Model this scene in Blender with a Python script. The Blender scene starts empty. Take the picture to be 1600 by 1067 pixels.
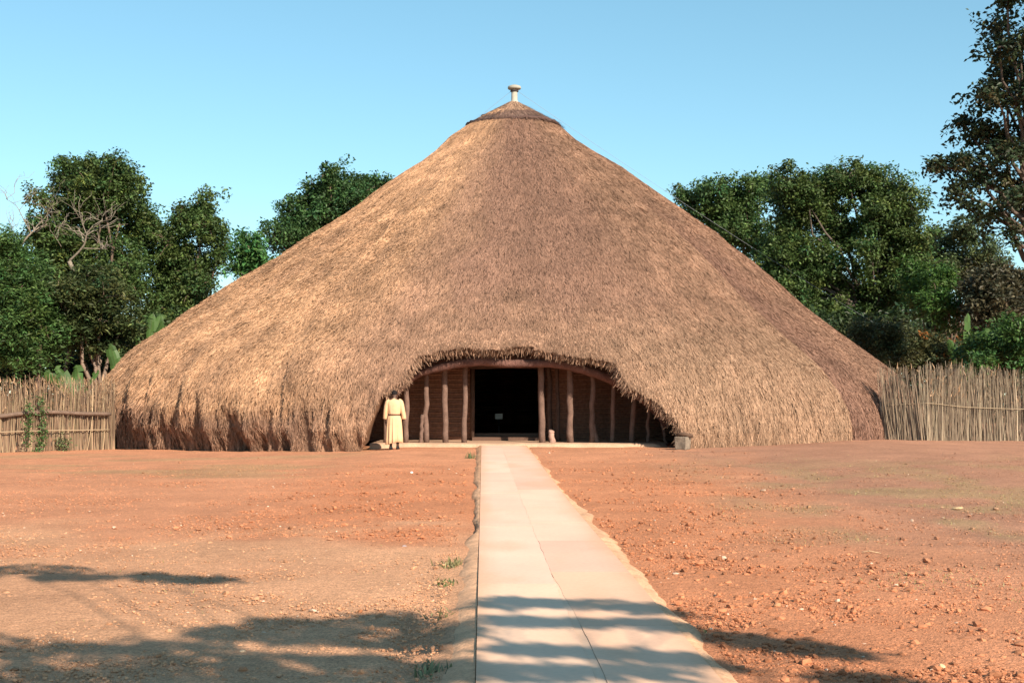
import bpy, math, random
import numpy as np
from mathutils import Vector

random.seed(7)
rng = np.random.default_rng(7)
R = math.radians
scene = bpy.context.scene
col = scene.collection

# ------------------------------------------------------------------ camera, sky, sun, exposure
F = 2100.0          # focal length in photograph pixels (1600 wide)
EYE = 1.6           # eye height
HOR = 615.0         # horizon row
cam_d = bpy.data.cameras.new('camera')
cam = bpy.data.objects.new('camera', cam_d); col.objects.link(cam)
cam.location = (0, 0, EYE); cam.rotation_euler = (R(90), 0, 0)
cam_d.sensor_width = 36.0; cam_d.lens = 36.0 * F / 1600.0
cam_d.shift_y = (HOR - 533.5) / 1600.0
cam_d.clip_start = 0.1; cam_d.clip_end = 3000
scene.camera = cam

SUN_AZ, SUN_EL = R(34), R(31)       # azimuth: to the right of "straight behind the camera"
SUN = Vector((math.sin(SUN_AZ) * math.cos(SUN_EL), -math.cos(SUN_AZ) * math.cos(SUN_EL), math.sin(SUN_EL)))
w = bpy.data.worlds.new('World'); scene.world = w; w.use_nodes = True
nt = w.node_tree; nt.nodes.clear()
sky = nt.nodes.new('ShaderNodeTexSky'); sky.sky_type = 'NISHITA'; sky.sun_disc = False
sky.sun_elevation = SUN_EL; sky.sun_rotation = math.atan2(SUN.x, SUN.y)
sky.air_density = 1.0; sky.dust_density = 0.6; sky.ozone_density = 1.5; sky.altitude = 1200
hsv = nt.nodes.new('ShaderNodeHueSaturation'); hsv.inputs['Saturation'].default_value = 1.1
hsv.inputs['Hue'].default_value = 0.485
bg = nt.nodes.new('ShaderNodeBackground'); bg.inputs['Strength'].default_value = 0.082
wo = nt.nodes.new('ShaderNodeOutputWorld')
nt.links.new(sky.outputs[0], hsv.inputs['Color']); tint = nt.nodes.new('ShaderNodeVectorMath'); tint.operation = 'MULTIPLY'; tint.inputs[1].default_value = (1.38, 1.64, 1.62)
gam = nt.nodes.new('ShaderNodeGamma'); gam.inputs['Gamma'].default_value = 0.8
nt.links.new(hsv.outputs[0], gam.inputs['Color']); nt.links.new(gam.outputs[0], tint.inputs[0]); nt.links.new(tint.outputs[0], bg.inputs[0]); nt.links.new(bg.outputs[0], wo.inputs[0])

sd = bpy.data.lights.new('sun', 'SUN'); sd.energy = 5.0; sd.angle = R(0.53); sd.color = (1.0, 0.86, 0.70)
so = bpy.data.objects.new('sun', sd); col.objects.link(so); so.location = (30, -40, 40)
so.rotation_euler = SUN.to_track_quat('Z', 'Y').to_euler()

scene.view_settings.view_transform = 'Standard'; scene.view_settings.look = 'None'
scene.view_settings.exposure = 0.85; scene.view_settings.gamma = 1.0
scene.cycles.max_bounces = 6; scene.cycles.diffuse_bounces = 3; scene.cycles.transmission_bounces = 3
scene.cycles.transparent_max_bounces = 4

# ------------------------------------------------------------------ helpers
def sstep(a, b, x):
    t = np.clip((np.asarray(x, float) - a) / (b - a), 0, 1); return t * t * (3 - 2 * t)

def _hash(ix, iy, iz, seed):
    h = (ix.astype(np.int64) * 374761393 + iy.astype(np.int64) * 668265263 + iz.astype(np.int64) * 2147483647 + seed * 974711) & 0x7fffffff
    h = ((h ^ (h >> 13)) * 1274126177) & 0x7fffffff
    h = h ^ (h >> 16)
    return (h & 0xffff) / 65535.0

def vnoise(x, y, z=None, seed=0):
    x = np.asarray(x, float); y = np.asarray(y, float); z = np.zeros_like(x) if z is None else np.asarray(z, float)
    ix, iy, iz = np.floor(x), np.floor(y), np.floor(z)
    fx, fy, fz = x - ix, y - iy, z - iz
    fx, fy, fz = [t * t * (3 - 2 * t) for t in (fx, fy, fz)]
    r = 0
    for dx in (0, 1):
        for dy in (0, 1):
            for dz in (0, 1):
                wgt = (fx if dx else 1 - fx) * (fy if dy else 1 - fy) * (fz if dz else 1 - fz)
                r = r + wgt * _hash(ix + dx, iy + dy, iz + dz, seed)
    return r

def fbm(x, y, z=None, seed=0, oct=3):
    s, a, t = 0, 1.0, 0
    z = np.zeros_like(np.asarray(x, float)) if z is None else z
    for o in range(oct):
        s = s + a * vnoise(x * 2 ** o, y * 2 ** o, z * 2 ** o, seed + o * 17); t += a; a *= 0.5
    return s / t

def mixc(a, b, t): return a * (1 - t[..., None]) + b * t[..., None]

class MB:
    """collects vertices, faces of any size and per vertex colours, and links them as one mesh object"""
    def __init__(s): s.V = []; s.F = {}; s.C = []; s.n = 0
    def add(s, V, Fc, C=None):
        V = np.asarray(V, np.float32).reshape(-1, 3)
        s.V.append(V)
        if C is None: C = np.ones((len(V), 3), np.float32)
        C = np.asarray(C, np.float32)
        if C.ndim == 1: C = np.tile(C, (len(V), 1))
        s.C.append(C)
        if not isinstance(Fc, list): Fc = [Fc]
        for f in Fc:
            f = np.asarray(f, np.int32)
            if f.size: s.F.setdefault(f.shape[1], []).append(f + s.n)
        s.n += len(V)
    def build(s, name, m, parent=None, smooth=False, loc=None):
        V = np.concatenate(s.V); C = np.concatenate(s.C)
        if loc is not None: V = V - np.asarray(loc, np.float32)
        me = bpy.data.meshes.new(name)
        me.vertices.add(len(V)); me.vertices.foreach_set('co', V.ravel())
        loops = []; starts = []; tot = 0
        for k, fs in s.F.items():
            f = np.concatenate(fs); loops.append(f.ravel())
            starts.append(tot + np.arange(len(f)) * k); tot += f.size
        L = np.concatenate(loops); S = np.concatenate(starts)
        me.loops.add(len(L)); me.loops.foreach_set('vertex_index', L.astype(np.int32))
        me.polygons.add(len(S)); me.polygons.foreach_set('loop_start', S.astype(np.int32))
        me.update(calc_edges=True)
        at = me.color_attributes.new('tone', 'FLOAT_COLOR', 'POINT')
        c4 = np.ones((len(V), 4), np.float32); c4[:, :3] = C
        at.data.foreach_set('color', c4.ravel())
        me.polygons.foreach_set('use_smooth', np.full(len(S), smooth))
        me.materials.append(m); me.validate()
        o = bpy.data.objects.new(name, me); col.objects.link(o)
        if loc is not None: o.location = loc
        if parent is not None:
            o.parent = parent
            if loc is None: o.matrix_parent_inverse = parent.matrix_basis.inverted()
        return o

def tag(o, label=None, cat=None, group=None, kind=None):
    if label: o['label'] = label
    if cat: o['category'] = cat
    if group: o['group'] = group
    if kind: o['kind'] = kind
    return o

def empty(name, loc, label=None, cat=None, group=None):
    o = bpy.data.objects.new(name, None); col.objects.link(o); o.location = loc
    o.empty_display_size = 0.3
    return tag(o, label, cat, group)

def grid_faces(nu, nv, wrap=False):
    """nu rows of nv vertices"""
    i = np.arange(nu - 1)[:, None]; j = np.arange(nv if wrap else nv - 1)[None, :]
    j2 = (j + 1) % nv
    return np.stack([i * nv + j, i * nv + j2, (i + 1) * nv + j2, (i + 1) * nv + j], -1).reshape(-1, 4)

def tube(mb, pts, rad, sides=8, color=None, cap=True, wob=0.0, seed=0):
    P = np.asarray(pts, float); n = len(P); rad = np.broadcast_to(np.asarray(rad, float), (n,))
    T = np.gradient(P, axis=0); T /= np.linalg.norm(T, axis=1)[:, None] + 1e-9
    up = np.array([0, 0, 1.0]) if abs(T[0][2]) < 0.9 else np.array([1.0, 0, 0])
    A = np.cross(T, up); A /= np.linalg.norm(A, axis=1)[:, None] + 1e-9
    B = np.cross(T, A)
    th = np.arange(sides) / sides * 2 * math.pi
    rr = rad[:, None] * np.ones(sides)[None]
    if wob:
        r2 = np.random.default_rng(seed + n)
        rr = rr * (1 + wob * (r2.random((n, sides)) - 0.5))
    V = P[:, None] + rr[..., None] * (np.cos(th)[None, :, None] * A[:, None] + np.sin(th)[None, :, None] * B[:, None])
    fs = [grid_faces(n, sides, True)]
    V = V.reshape(-1, 3)
    if cap:
        V = np.concatenate([V, P[:1], P[-1:]]); a = np.arange(sides); b = (a + 1) % sides
        fs.append(np.stack([np.full(sides, n * sides), b, a], 1))
        fs.append(np.stack([np.full(sides, n * sides + 1), (n - 1) * sides + a, (n - 1) * sides + b], 1))
    mb.add(V, fs, color)

def lathe(mb, prof, center, sides=32, color=None):
    prof = np.asarray(prof, float); th = np.arange(sides) / sides * 2 * math.pi
    V = np.stack([prof[:, 0:1] * np.cos(th), prof[:, 0:1] * np.sin(th), np.repeat(prof[:, 1:2], sides, 1)], -1).reshape(-1, 3) + np.asarray(center)
    mb.add(V, grid_faces(len(prof), sides, True), color)

def box(mb, c, s, rot=0.0, taper=1.0, color=None, jit=0.0):
    x, y, z = [t / 2 for t in s]
    V = np.array([[-x, -y, -z], [x, -y, -z], [x, y, -z], [-x, y, -z], [-x * taper, -y * taper, z], [x * taper, -y * taper, z], [x * taper, y * taper, z], [-x * taper, y * taper, z]])
    if jit: V = V + rng.normal(0, jit, V.shape)
    cr, sr = math.cos(rot), math.sin(rot)
    V = np.stack([V[:, 0] * cr - V[:, 1] * sr, V[:, 0] * sr + V[:, 1] * cr, V[:, 2]], 1) + np.asarray(c)
    mb.add(V, np.array([[0, 3, 2, 1], [4, 5, 6, 7], [0, 1, 5, 4], [1, 2, 6, 5], [2, 3, 7, 6], [3, 0, 4, 7]]), color)

def at(px, py, Y):      # a point of the place from its bearing in the photograph and its distance
    return np.array([(px - 800) / F * Y, Y, EYE + (HOR - py) / F * Y])

# ------------------------------------------------------------------ materials
def mat(name, base=None, rough=0.85, attr=False, noise=None, bump=None, spec=0.2, trans=0.0, tint_noise=None, wave=None):
    """Principled material; attr: base colour from the mesh's own tone; noise: (scale, dark factor, bright factor); bump: [(scale, strength, distance), ...]"""
    m = bpy.data.materials.new(name); m.use_nodes = True
    t = m.node_tree; N = t.nodes; Lk = t.links
    b = N['Principled BSDF']; b.inputs['Roughness'].default_value = rough
    b.inputs['Specular IOR Level'].default_value = spec
    if attr:
        a = N.new('ShaderNodeAttribute'); a.attribute_name = 'tone'; c = a.outputs['Color']
    else:
        v = N.new('ShaderNodeRGB'); v.outputs[0].default_value = (*base, 1); c = v.outputs[0]
    tc = N.new('ShaderNodeTexCoord')
    for (sc, lo, hi) in (noise or []):
        n = N.new('ShaderNodeTexNoise'); n.inputs['Scale'].default_value = sc; n.inputs['Detail'].default_value = 4
        Lk.new(tc.outputs['Object'], n.inputs['Vector'])
        r = N.new('ShaderNodeMapRange'); r.inputs[1].default_value = 0.3; r.inputs[2].default_value = 0.7
        r.inputs[3].default_value = lo; r.inputs[4].default_value = hi
        Lk.new(n.outputs['Fac'], r.inputs[0])
        x = N.new('ShaderNodeVectorMath'); x.operation = 'SCALE'
        Lk.new(c, x.inputs[0]); Lk.new(r.outputs[0], x.inputs['Scale']); c = x.outputs[0]
    Lk.new(c, b.inputs['Base Color'])
    nrm = None
    for (sc, st, di) in (bump or []):
        n = N.new('ShaderNodeTexNoise'); n.inputs['Scale'].default_value = sc; n.inputs['Detail'].default_value = 5
        Lk.new(tc.outputs['Object'], n.inputs['Vector'])
        bp = N.new('ShaderNodeBump'); bp.inputs['Strength'].default_value = st; bp.inputs['Distance'].default_value = di
        Lk.new(n.outputs['Fac'], bp.inputs['Height'])
        if nrm: Lk.new(nrm, bp.inputs['Normal'])
        nrm = bp.outputs['Normal']
    if nrm: Lk.new(nrm, b.inputs['Normal'])
    if trans:
        tr = N.new('ShaderNodeBsdfTranslucent'); Lk.new(c, tr.inputs['Color'])
        mx = N.new('ShaderNodeMixShader'); mx.inputs[0].default_value = trans
        Lk.new(b.outputs[0], mx.inputs[1]); Lk.new(tr.outputs[0], mx.inputs[2]); Lk.new(mx.outputs[0], N['Material Output'].inputs['Surface'])
    return m

M_soil = mat('red_earth', attr=True, rough=0.95, noise=[(0.9, 0.88, 1.1), (9, 0.88, 1.1), (55, 0.62, 1.25), (160, .75, 1.2)], bump=[(14, 0.6, 0.03), (60, 0.9, 0.016), (150, .8, .006)], spec=0.1)
M_gravel = mat('gravel', attr=True, rough=0.95, spec=0.1)
M_path = mat('path_concrete', attr=True, rough=0.85, noise=[(1.2, 0.95, 1.04), (25, 0.95, 1.04)], bump=[(90, 0.15, 0.003)], spec=0.2)
M_skirt = mat('path_mortar', attr=True, rough=0.95, noise=[(6, 0.85, 1.1), (45, 0.8, 1.12)], bump=[(10, 0.5, 0.03), (60, 0.6, 0.01)], spec=0.1)
M_thatch = mat('thatch_straw', attr=True, rough=0.7, spec=0.15)
M_leaf = mat('leaves', attr=True, rough=0.5, spec=0.3, trans=0.26)
M_bark = mat('bark', attr=True, rough=0.9, noise=[(8, 0.7, 1.25), (40, 0.8, 1.2)], bump=[(20, 0.8, 0.03)])
M_post = mat('weathered_post', attr=True, rough=0.9, noise=[(5, 0.75, 1.15), (30, 0.8, 1.15)], bump=[(25, 0.7, 0.015)])
M_reed = mat('dry_reed', attr=True, rough=0.6, spec=0.3)
M_beam = mat('reed_bundle', (0.14, 0.072, 0.057), rough=0.9, noise=[(6, 0.75, 1.2), (35, 0.65, 1.25)], bump=[(30, 0.9, 0.02)])
M_conc = mat('old_concrete', (0.36, 0.345, 0.29), rough=0.85, noise=[(6, 0.85, 1.08), (40, 0.9, 1.06)], bump=[(50, 0.3, 0.005)])
M_dark = mat('dark_metal', (0.06, 0.05, 0.05), rough=0.7)
M_wire = mat('wire', (0.25, 0.26, 0.27), rough=0.6)

# ------------------------------------------------------------------ ground height
def ground(x, y):
    x = np.asarray(x, float); y = np.asarray(y, float)
    tgt = np.interp(x, [-40, -14, -9.3, -5.4, -4.3, -3, 0, 5, 9.6, 14, 40], [-.2, -.1, -.05, .02, .03, .11, .13, .12, .24, .18, .15])
    h = tgt * sstep(17, 36, y) - np.clip(y - 40, 0, 20) * 0.03
    return h

def gpt(px, py):        # ground point seen at a pixel
    Y = F * EYE / (py - HOR)
    for _ in range(12):
        X = (px - 800) / F * Y
        Y = F * (EYE - float(ground(X, Y))) / (py - HOR)
    return np.array([(px - 800) / F * Y, Y, float(ground((px - 800) / F * Y, Y))])

# path edges: straight lines in plan
def path_x(y, side):
    return (-0.038 - 0.0218 * y) if side < 0 else (1.33 - 0.0259 * y)

def axis_grid(lo, hi, fine_lo, fine_hi, fine, grow=1.35):
    a = list(np.arange(fine_lo, fine_hi + 1e-6, fine)); s = fine
    while a[-1] < hi: s *= grow; a.append(min(a[-1] + s, hi))
    s = fine; pre = []
    x = fine_lo
    while x > lo: s *= grow; x = max(x - s, lo); pre.append(x)
    return np.array(pre[::-1] + a)

gx = axis_grid(-700, 700, -20, 22, 0.2); gy = axis_grid(-120, 1500, 4, 46, 0.2)
GX, GY = np.meshgrid(gx, gy)
GZ = ground(GX, GY)
near = sstep(60, 40, GY) * sstep(40, 24, np.abs(GX))
GZ = GZ + near * ((fbm(GX * 0.8, GY * 0.8, seed=3) - 0.5) * 0.05 + (fbm(GX * 3, GY * 3, seed=5) - 0.5) * 0.035)
# left gutter beside the raised path
dl = path_x(GY, -1) - GX
GZ -= 0.06 * np.exp(-((dl - 0.34) / 0.13) ** 2) * sstep(15, 10, GY)
# beneath the path the soil stays low
inp = (GX > path_x(GY, -1) - 0.05) & (GX < path_x(GY, 1) + 0.05)
GZ = np.where(inp, np.minimum(GZ, ground(GX, GY) - 0.02), GZ)

c_red = np.array([0.580, 0.262, 0.142]); c_tan = np.array([0.64, 0.380, 0.222]); c_clod = np.array([0.545, 0.212, 0.100])
c_brown = np.array([0.42, 0.215, 0.135]); c_green = np.array([0.37, 0.265, 0.135])
def soil_tone(x, y):
    n1 = fbm(x * 0.25, y * 0.18, seed=11); n2 = fbm(x * 0.9, y * 0.6, seed=21)
    C = np.broadcast_to(c_red, x.shape + (3,)).copy()
    # pale trodden soil left of the path, near
    t = sstep(17.5, 12.5, y + 7.0 * (n2 - .5)) * sstep(0.4, -0.4, x) * (0.55 + 0.5 * n1)
    C = mixc(C, c_tan, np.clip(t, 0, 1) * 0.75)
    # turned red soil: left of path further off, right of path near
    t = sstep(13.5, 17.5, y + 7 * (n2 - .5)) * sstep(34, 22, y) * sstep(-4.8, -2.2, x + 1.5 * (n1 - .5)) * (x < 0.3)
    C = mixc(C, c_clod, np.clip(t, 0, 1) * 0.65)
    t = (x > 0) * sstep(4.2, 1.6, x - 0.03 * y + 2 * (n2 - .5)) * sstep(36, 20, y)
    C = mixc(C, c_clod, np.clip(t, 0, 1) * 0.55)
    # browner, thinly grassed soil on the right
    t = sstep(2.2, 5.5, x - 0.02 * y + 3 * (n2 - .5)) * sstep(10.5, 14, y + 3 * (n1 - .5))
    C = mixc(C, c_brown, np.clip(t, 0, 1) * 0.95)
    t = sstep(0.46, 0.66, n2) * sstep(2, 5, x) * sstep(12, 16, y) * sstep(34, 22, y)
    C = mixc(C, c_green, np.clip(t, 0, 1) * 0.55)
    t = sstep(0.50, 0.66, fbm(x * 0.35, y * 0.9, seed=31)) * sstep(-3, -5, x) * sstep(22, 27, y)
    C = mixc(C, c_green, np.clip(t, 0, 1) * 0.45)
    return C * (0.78 + 0.30 * n1 + .14 * fbm(x * 2.3, y * 1.7, seed=35))[..., None]
mb = MB(); mb.add(np.stack([GX, GY, GZ], -1), grid_faces(len(gy), len(gx)), soil_tone(GX, GY).reshape(-1, 3))
tag(mb.build('ground', M_soil, smooth=True), kind='structure')

# ------------------------------------------------------------------ concrete path: two lanes of slabs and crumbling mortar edges
mb = MB(); P0, P1 = -3.0, 37.25
def slab(xa0, xb0, xa1, xb1, y0, y1, z, c):
    g = 0.0035; n = max(2, int((y1 - y0) / 0.15) + 1); ys = np.linspace(y0 + .009, y1 - .009, n)
    t = (ys - y0) / (y1 - y0)
    wob_ = lambda x: (fbm(ys * 2.5, ys * 0 + 7, seed=44) - .5) * .022 * sstep(.15, .3, np.minimum(np.abs(x - path_x(ys, -1)), np.abs(x - path_x(ys, 1))))
    xa = xa0 + (xa1 - xa0) * t + g * 0.3; xb = xb0 + (xb1 - xb0) * t - g * 0.3
    xa = xa + wob_(xa); xb = xb + wob_(xb)
    zz = ground(0 * ys, ys) + z
    nc = 7; u = np.linspace(0, 1, nc)
    X = xa[:, None] * (1 - u) + xb[:, None] * u; Yg = np.repeat(ys[:, None], nc, 1)
    V = np.stack([X, Yg, np.repeat(zz[:, None], nc, 1)], -1).reshape(-1, 3)
    edge = np.minimum(np.abs(X - path_x(Yg, -1)), np.abs(X - path_x(Yg, 1)))
    dust = np.clip(1 - edge / .16, 0, 1) * (.35 + .65 * fbm(X * 3, Yg * 1.5, seed=47)) + .35 * sstep(.5, .75, fbm(X * 2.2, Yg * .8, seed=48))
    C = np.asarray(c)[None, None] * (.94 + .12 * fbm(X * 1.5, Yg * .7, seed=49))[..., None]
    C = mixc(C, np.array([.62, .36, .22]), np.clip(dust, 0, .75))
    mb.add(V, grid_faces(n, nc), C.reshape(-1, 3))
    i = np.arange(n - 1)
    V = np.concatenate([np.stack([xa, ys, zz], 1), np.stack([xb, ys, zz], 1), np.stack([xa, ys, zz - 0.09], 1), np.stack([xb, ys, zz - 0.09], 1)])
    fs = [np.stack([2 * n + i, i, i + 1, 2 * n + i + 1], 1), np.stack([n + i, 3 * n + i, 3 * n + i + 1, n + i + 1], 1),
          np.array([[0, 2 * n, 3 * n, n], [n - 1, 2 * n - 1, 4 * n - 1, 3 * n - 1]])]
    mb.add(V, fs, np.asarray(c) * .75)
def joint_x(y): return 0.64 - 0.0255 * y
for lane in (0, 1):
    y = P0; k = 0
    r2 = np.random.default_rng(4 + lane)
    while y < P1:
        L = min(r2.uniform(1.7, 2.9), P1 - y)
        if P1 - (y + L) < 0.6: L = P1 - y
        t = r2.uniform(0.84, 1.0)
        base = np.array([0.82, 0.50, 0.37]) if lane else np.array([0.84, 0.525, 0.395])
        if y < 9.8: base = np.array([0.77, 0.52, 0.37]) if not lane else np.array([0.78, 0.49, 0.335])
        a = (lambda q: path_x(q, -1)) if lane == 0 else joint_x
        b = joint_x if lane == 0 else (lambda q: path_x(q, 1))
        if lane == 1: a = lambda q: joint_x(q) + (0.055 if q < 11 else 0.0)
        slab(a(y), b(y), a(y + L), b(y + L), y, y + L, 0.045 + r2.uniform(-.003, .003), base * t)
        y += L; k += 1
# mortar filling of the middle joint
slab(joint_x(P0), joint_x(P0) + .055, joint_x(11.4), joint_x(11.4) + .055, P0, 11.4, 0.043, (0.74, 0.50, 0.35))
ys = np.arange(P0, P1, .4); bx = MB()
bed = [np.stack([np.array([f(y) for y in ys]), ys, ground(0 * ys, ys) + .0405], 1) for f in (lambda y: path_x(y, -1) + .012, lambda y: path_x(y, 1) - .012)]
mb.add(np.stack(bed, 1).reshape(-1, 3), grid_faces(len(ys), 2), np.array([.56, .38, .26]))
tag(mb.build('path', M_path), kind='structure')

def skirt(side, name):
    mb = MB(); ys = np.arange(P0, 37.2, 0.08); n = len(ys)
    nz = fbm(ys * 1.3, ys * 0, seed=41 + side, oct=4) - 0.5
    if side < 0:
        wd = np.interp(ys, [-3, 7, 9, 12, 14.6, 15.4, 18, 24, 37], [.34, .33, .30, .25, .20, .07, .09, .11, .14]) + nz * 0.10
        drop = np.interp(ys, [-3, 9, 14, 15, 37], [.16, .15, .10, .05, .05])
    else:
        wd = np.interp(ys, [-3, 7, 10, 14, 17, 18.4, 19, 24, 37], [.18, .17, .17, .20, .16, .30, .12, .09, .08]) + nz * 0.22
        drop = np.interp(ys, [-3, 37], [.075, .06])
    wd = np.maximum(wd, 0.03)
    xe = np.array([path_x(y, side) for y in ys])
    rows = []
    g = ground(0 * ys, ys)
    for j, (u, v) in enumerate([(0.0, 0.10), (0.25, 0.16), (0.55, 0.42), (0.85, 0.85), (1.0, 1.15)]):
        jit = (fbm(ys * 5, ys * 0 + j * 3.1, seed=51, oct=4) - 0.5)
        rows.append(np.stack([xe + side * (0.004 + wd * u), ys, g + 0.045 - drop * v + jit * 0.034 * (j > 0)], 1))
    V = np.stack(rows, 1)
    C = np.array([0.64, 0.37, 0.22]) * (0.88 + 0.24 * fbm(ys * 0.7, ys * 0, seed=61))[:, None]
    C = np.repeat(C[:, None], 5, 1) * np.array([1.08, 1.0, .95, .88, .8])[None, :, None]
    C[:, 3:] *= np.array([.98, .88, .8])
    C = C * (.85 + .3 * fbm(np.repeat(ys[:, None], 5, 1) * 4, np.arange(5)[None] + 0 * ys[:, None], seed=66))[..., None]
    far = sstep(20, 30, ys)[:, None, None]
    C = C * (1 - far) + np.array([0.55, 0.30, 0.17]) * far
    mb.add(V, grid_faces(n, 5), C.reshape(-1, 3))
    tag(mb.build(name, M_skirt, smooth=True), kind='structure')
skirt(-1, 'path_edge'); skirt(1, 'path_edge')

# ------------------------------------------------------------------ gravel and clods: nobody could count them
def rock_proto(k, r3):
    ph = (1 + 5 ** .5) / 2
    V = np.array([[-1, ph, 0], [1, ph, 0], [-1, -ph, 0], [1, -ph, 0], [0, -1, ph], [0, 1, ph], [0, -1, -ph], [0, 1, -ph], [ph, 0, -1], [ph, 0, 1], [-ph, 0, -1], [-ph, 0, 1]], float)
    V /= np.linalg.norm(V[0]); V *= r3.uniform(0.65, 1.15, (12, 1)); V += r3.normal(0, 0.08, V.shape)
    Fc = np.array([[0, 11, 5], [0, 5, 1], [0, 1, 7], [0, 7, 10], [0, 10, 11], [1, 5, 9], [5, 11, 4], [11, 10, 2], [10, 7, 6], [7, 1, 8], [3, 9, 4], [3, 4, 2], [3, 2, 6], [3, 6, 8], [3, 8, 9], [4, 9, 5], [2, 4, 11], [6, 2, 10], [8, 6, 7], [9, 8, 1]])
    return V, Fc
def scatter_rocks(n, seed, yr, size, tone, dens, mbx):
    r3 = np.random.default_rng(seed)
    y = yr[0] * (yr[1] / yr[0]) ** r3.random(n * 3); x = (r3.random(n * 3) * 2 - 1) * (0.40 * y + 0.6)
    ok = (x < path_x(y, -1) - 0.22) | (x > path_x(y, 1) + 0.17)
    ok &= r3.random(n * 3) < dens(x, y)
    x, y = x[ok][:n], y[ok][:n]; n = len(x)
    s = size[0] * (size[1] / size[0]) ** (r3.random(n) ** 2.2)
    a = r3.random(n) * 6.283
    pr = [rock_proto(k, r3) for k in range(6)]
    which = r3.integers(0, 6, n)
    for k in range(6):
        i = np.where(which == k)[0]; V0, F0 = pr[k]
        S = np.stack([s[i] * r3.uniform(.8, 1.5, len(i)), s[i] * r3.uniform(.7, 1.1, len(i)), s[i] * r3.uniform(.45, .9, len(i))], 1)
        V = V0[None] * S[:, None]
        ca, sa = np.cos(a[i])[:, None], np.sin(a[i])[:, None]
        V = np.stack([V[..., 0] * ca - V[..., 1] * sa, V[..., 0] * sa + V[..., 1] * ca, V[..., 2]], -1)
        V += np.stack([x[i], y[i], ground(x[i], y[i]) + S[:, 2] * 0.35], 1)[:, None]
        Fc = F0[None] + (np.arange(len(i)) * 12)[:, None, None]
        c = soil_tone(x[i], y[i]) * r3.uniform(tone[0], tone[1], (len(i), 1))
        pale = r3.random(len(i)) < 0.015
        c[pale] = np.array([0.62, 0.45, 0.33]) * r3.uniform(.7, 1.1, (pale.sum(), 1))
        mbx.add(V.reshape(-1, 3), Fc.reshape(-1, 3), np.repeat(c, 12, 0))
def dens_grit(x, y): return 0.35 + 0.65 * sstep(.35, .65, fbm(x * 1.1, y * .8, seed=71))
def dens_clod(x, y):
    a = sstep(13.5, 16, y) * sstep(30, 22, y) * sstep(-4.6, -2.2, x) * (x < 0.2)
    b = (x > 0) * sstep(5.0, 1.5, x - 0.08 * y + 1.0) * sstep(38, 25, y)
    return np.clip(a + b + 0.06, 0, 1)
mb = MB()
scatter_rocks(70000, 1, (6.6, 30), (0.004, 0.016), (0.6, 1.0), dens_grit, mb)
scatter_rocks(7000, 2, (6.6, 36), (0.008, 0.038), (0.45, .9), dens_clod, mb)
tag(mb.build('gravel', M_gravel), 'loose reddish gravel and small clods littering the bare earth on both sides of the path', 'gravel', kind='stuff')

# ------------------------------------------------------------------ thatched hut
D = 50.5; AX = 0.07
hut = empty('thatched_hut', (AX, D, -0.25), 'huge conical thatched hut with wide low arched entrance at the end of the path', 'hut')
SL = np.array([(798, 160), (762, 177), (739, 190), (720, 203), (705, 213), (684, 234), (660, 252), (630, 270), (600, 291), (561, 321), (519, 351), (480, 373), (440, 400), (391, 427), (352, 451), (316, 478), (280, 502), (244, 526), (220, 542), (202, 554), (187, 568)], float)
SR = np.array([(808, 160), (836, 174), (863, 190), (879, 201), (899, 219), (926, 236), (968, 260), (1010, 289), (1046, 314), (1085, 342), (1118, 364), (1136, 380), (1175, 408), (1220, 446), (1256, 479), (1292, 506), (1334, 537), (1364, 558)], float)
def prof_from(S):
    off = np.abs(S[:, 0] - 803.0)
    r = off * D / (F * 0.953 + 0.3 * off)
    z = EYE + (HOR - S[:, 1]) / F * (D - 0.3 * r)
    return z[::-1].copy(), r[::-1].copy()
zL, rL = prof_from(SL); zR, rR = prof_from(SR)
def eave(z, r, low):     # the rounded eave, down to the ground
    zl = np.array([q[0] for q in low]); rl = np.array([r[0] + q[1] for q in low])
    return np.concatenate([zl, z]), np.concatenate([rl, r])
zL, rL = eave(zL, rL, [(-.6, .60), (.2, .76), (.65, .98), (1.2, .98), (1.7, .75), (2.2, .42)])
zR, rR = eave(zR, rR, [(-.6, 1.86), (.1, 1.90), (.55, 1.84), (1.08, 1.66), (1.62, 1.32), (2.33, .70)])
ZTOP = float(max(zL[-1], zR[-1]))
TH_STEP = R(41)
def roof_r(th, z, rough=True):
    th = np.asarray(th, float); z = np.asarray(z, float)
    a = np.interp(z, zL, rL); b = np.interp(z, zR, rR)
    t = sstep(-1, 1, np.sin(th) * 1.05)
    r = a * (1 - t) + b * t
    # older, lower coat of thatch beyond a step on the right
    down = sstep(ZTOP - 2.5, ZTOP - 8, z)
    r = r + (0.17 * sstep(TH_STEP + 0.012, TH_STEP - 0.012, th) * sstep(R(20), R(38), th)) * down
    if rough:
        k = th * 14
        lump = (fbm(k * 1.0, z * 0.9, seed=81) - 0.5) * 0.22 + (fbm(k * 3.5, z * 1.2, seed=91) - 0.5) * 0.12
        left = sstep(R(-8), R(-25), th) * sstep(9.5, 6.5, z)
        lump = lump * (0.5 + 1.1 * left) + left * (fbm(k * 1.6 + z * .7, z * .45, seed=98, oct=2) - .5) * .42
        # hanging locks of straw under the shoulder
        skirt_ = sstep(1.9, 0.9, z) * (0.35 + 0.65 * left)
        lump = lump + skirt_ * (fbm(k * 5.0, z * 0.5, seed=95) - 0.55) * 0.55
        r = r + lump * sstep(ZTOP - 0.3, ZTOP - 3, z)
    return r
def roof_pt(th, z, rough=True):
    r = roof_r(th, z, rough)
    return np.stack([AX + r * np.sin(th), D - r * np.cos(th), z], -1)
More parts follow.
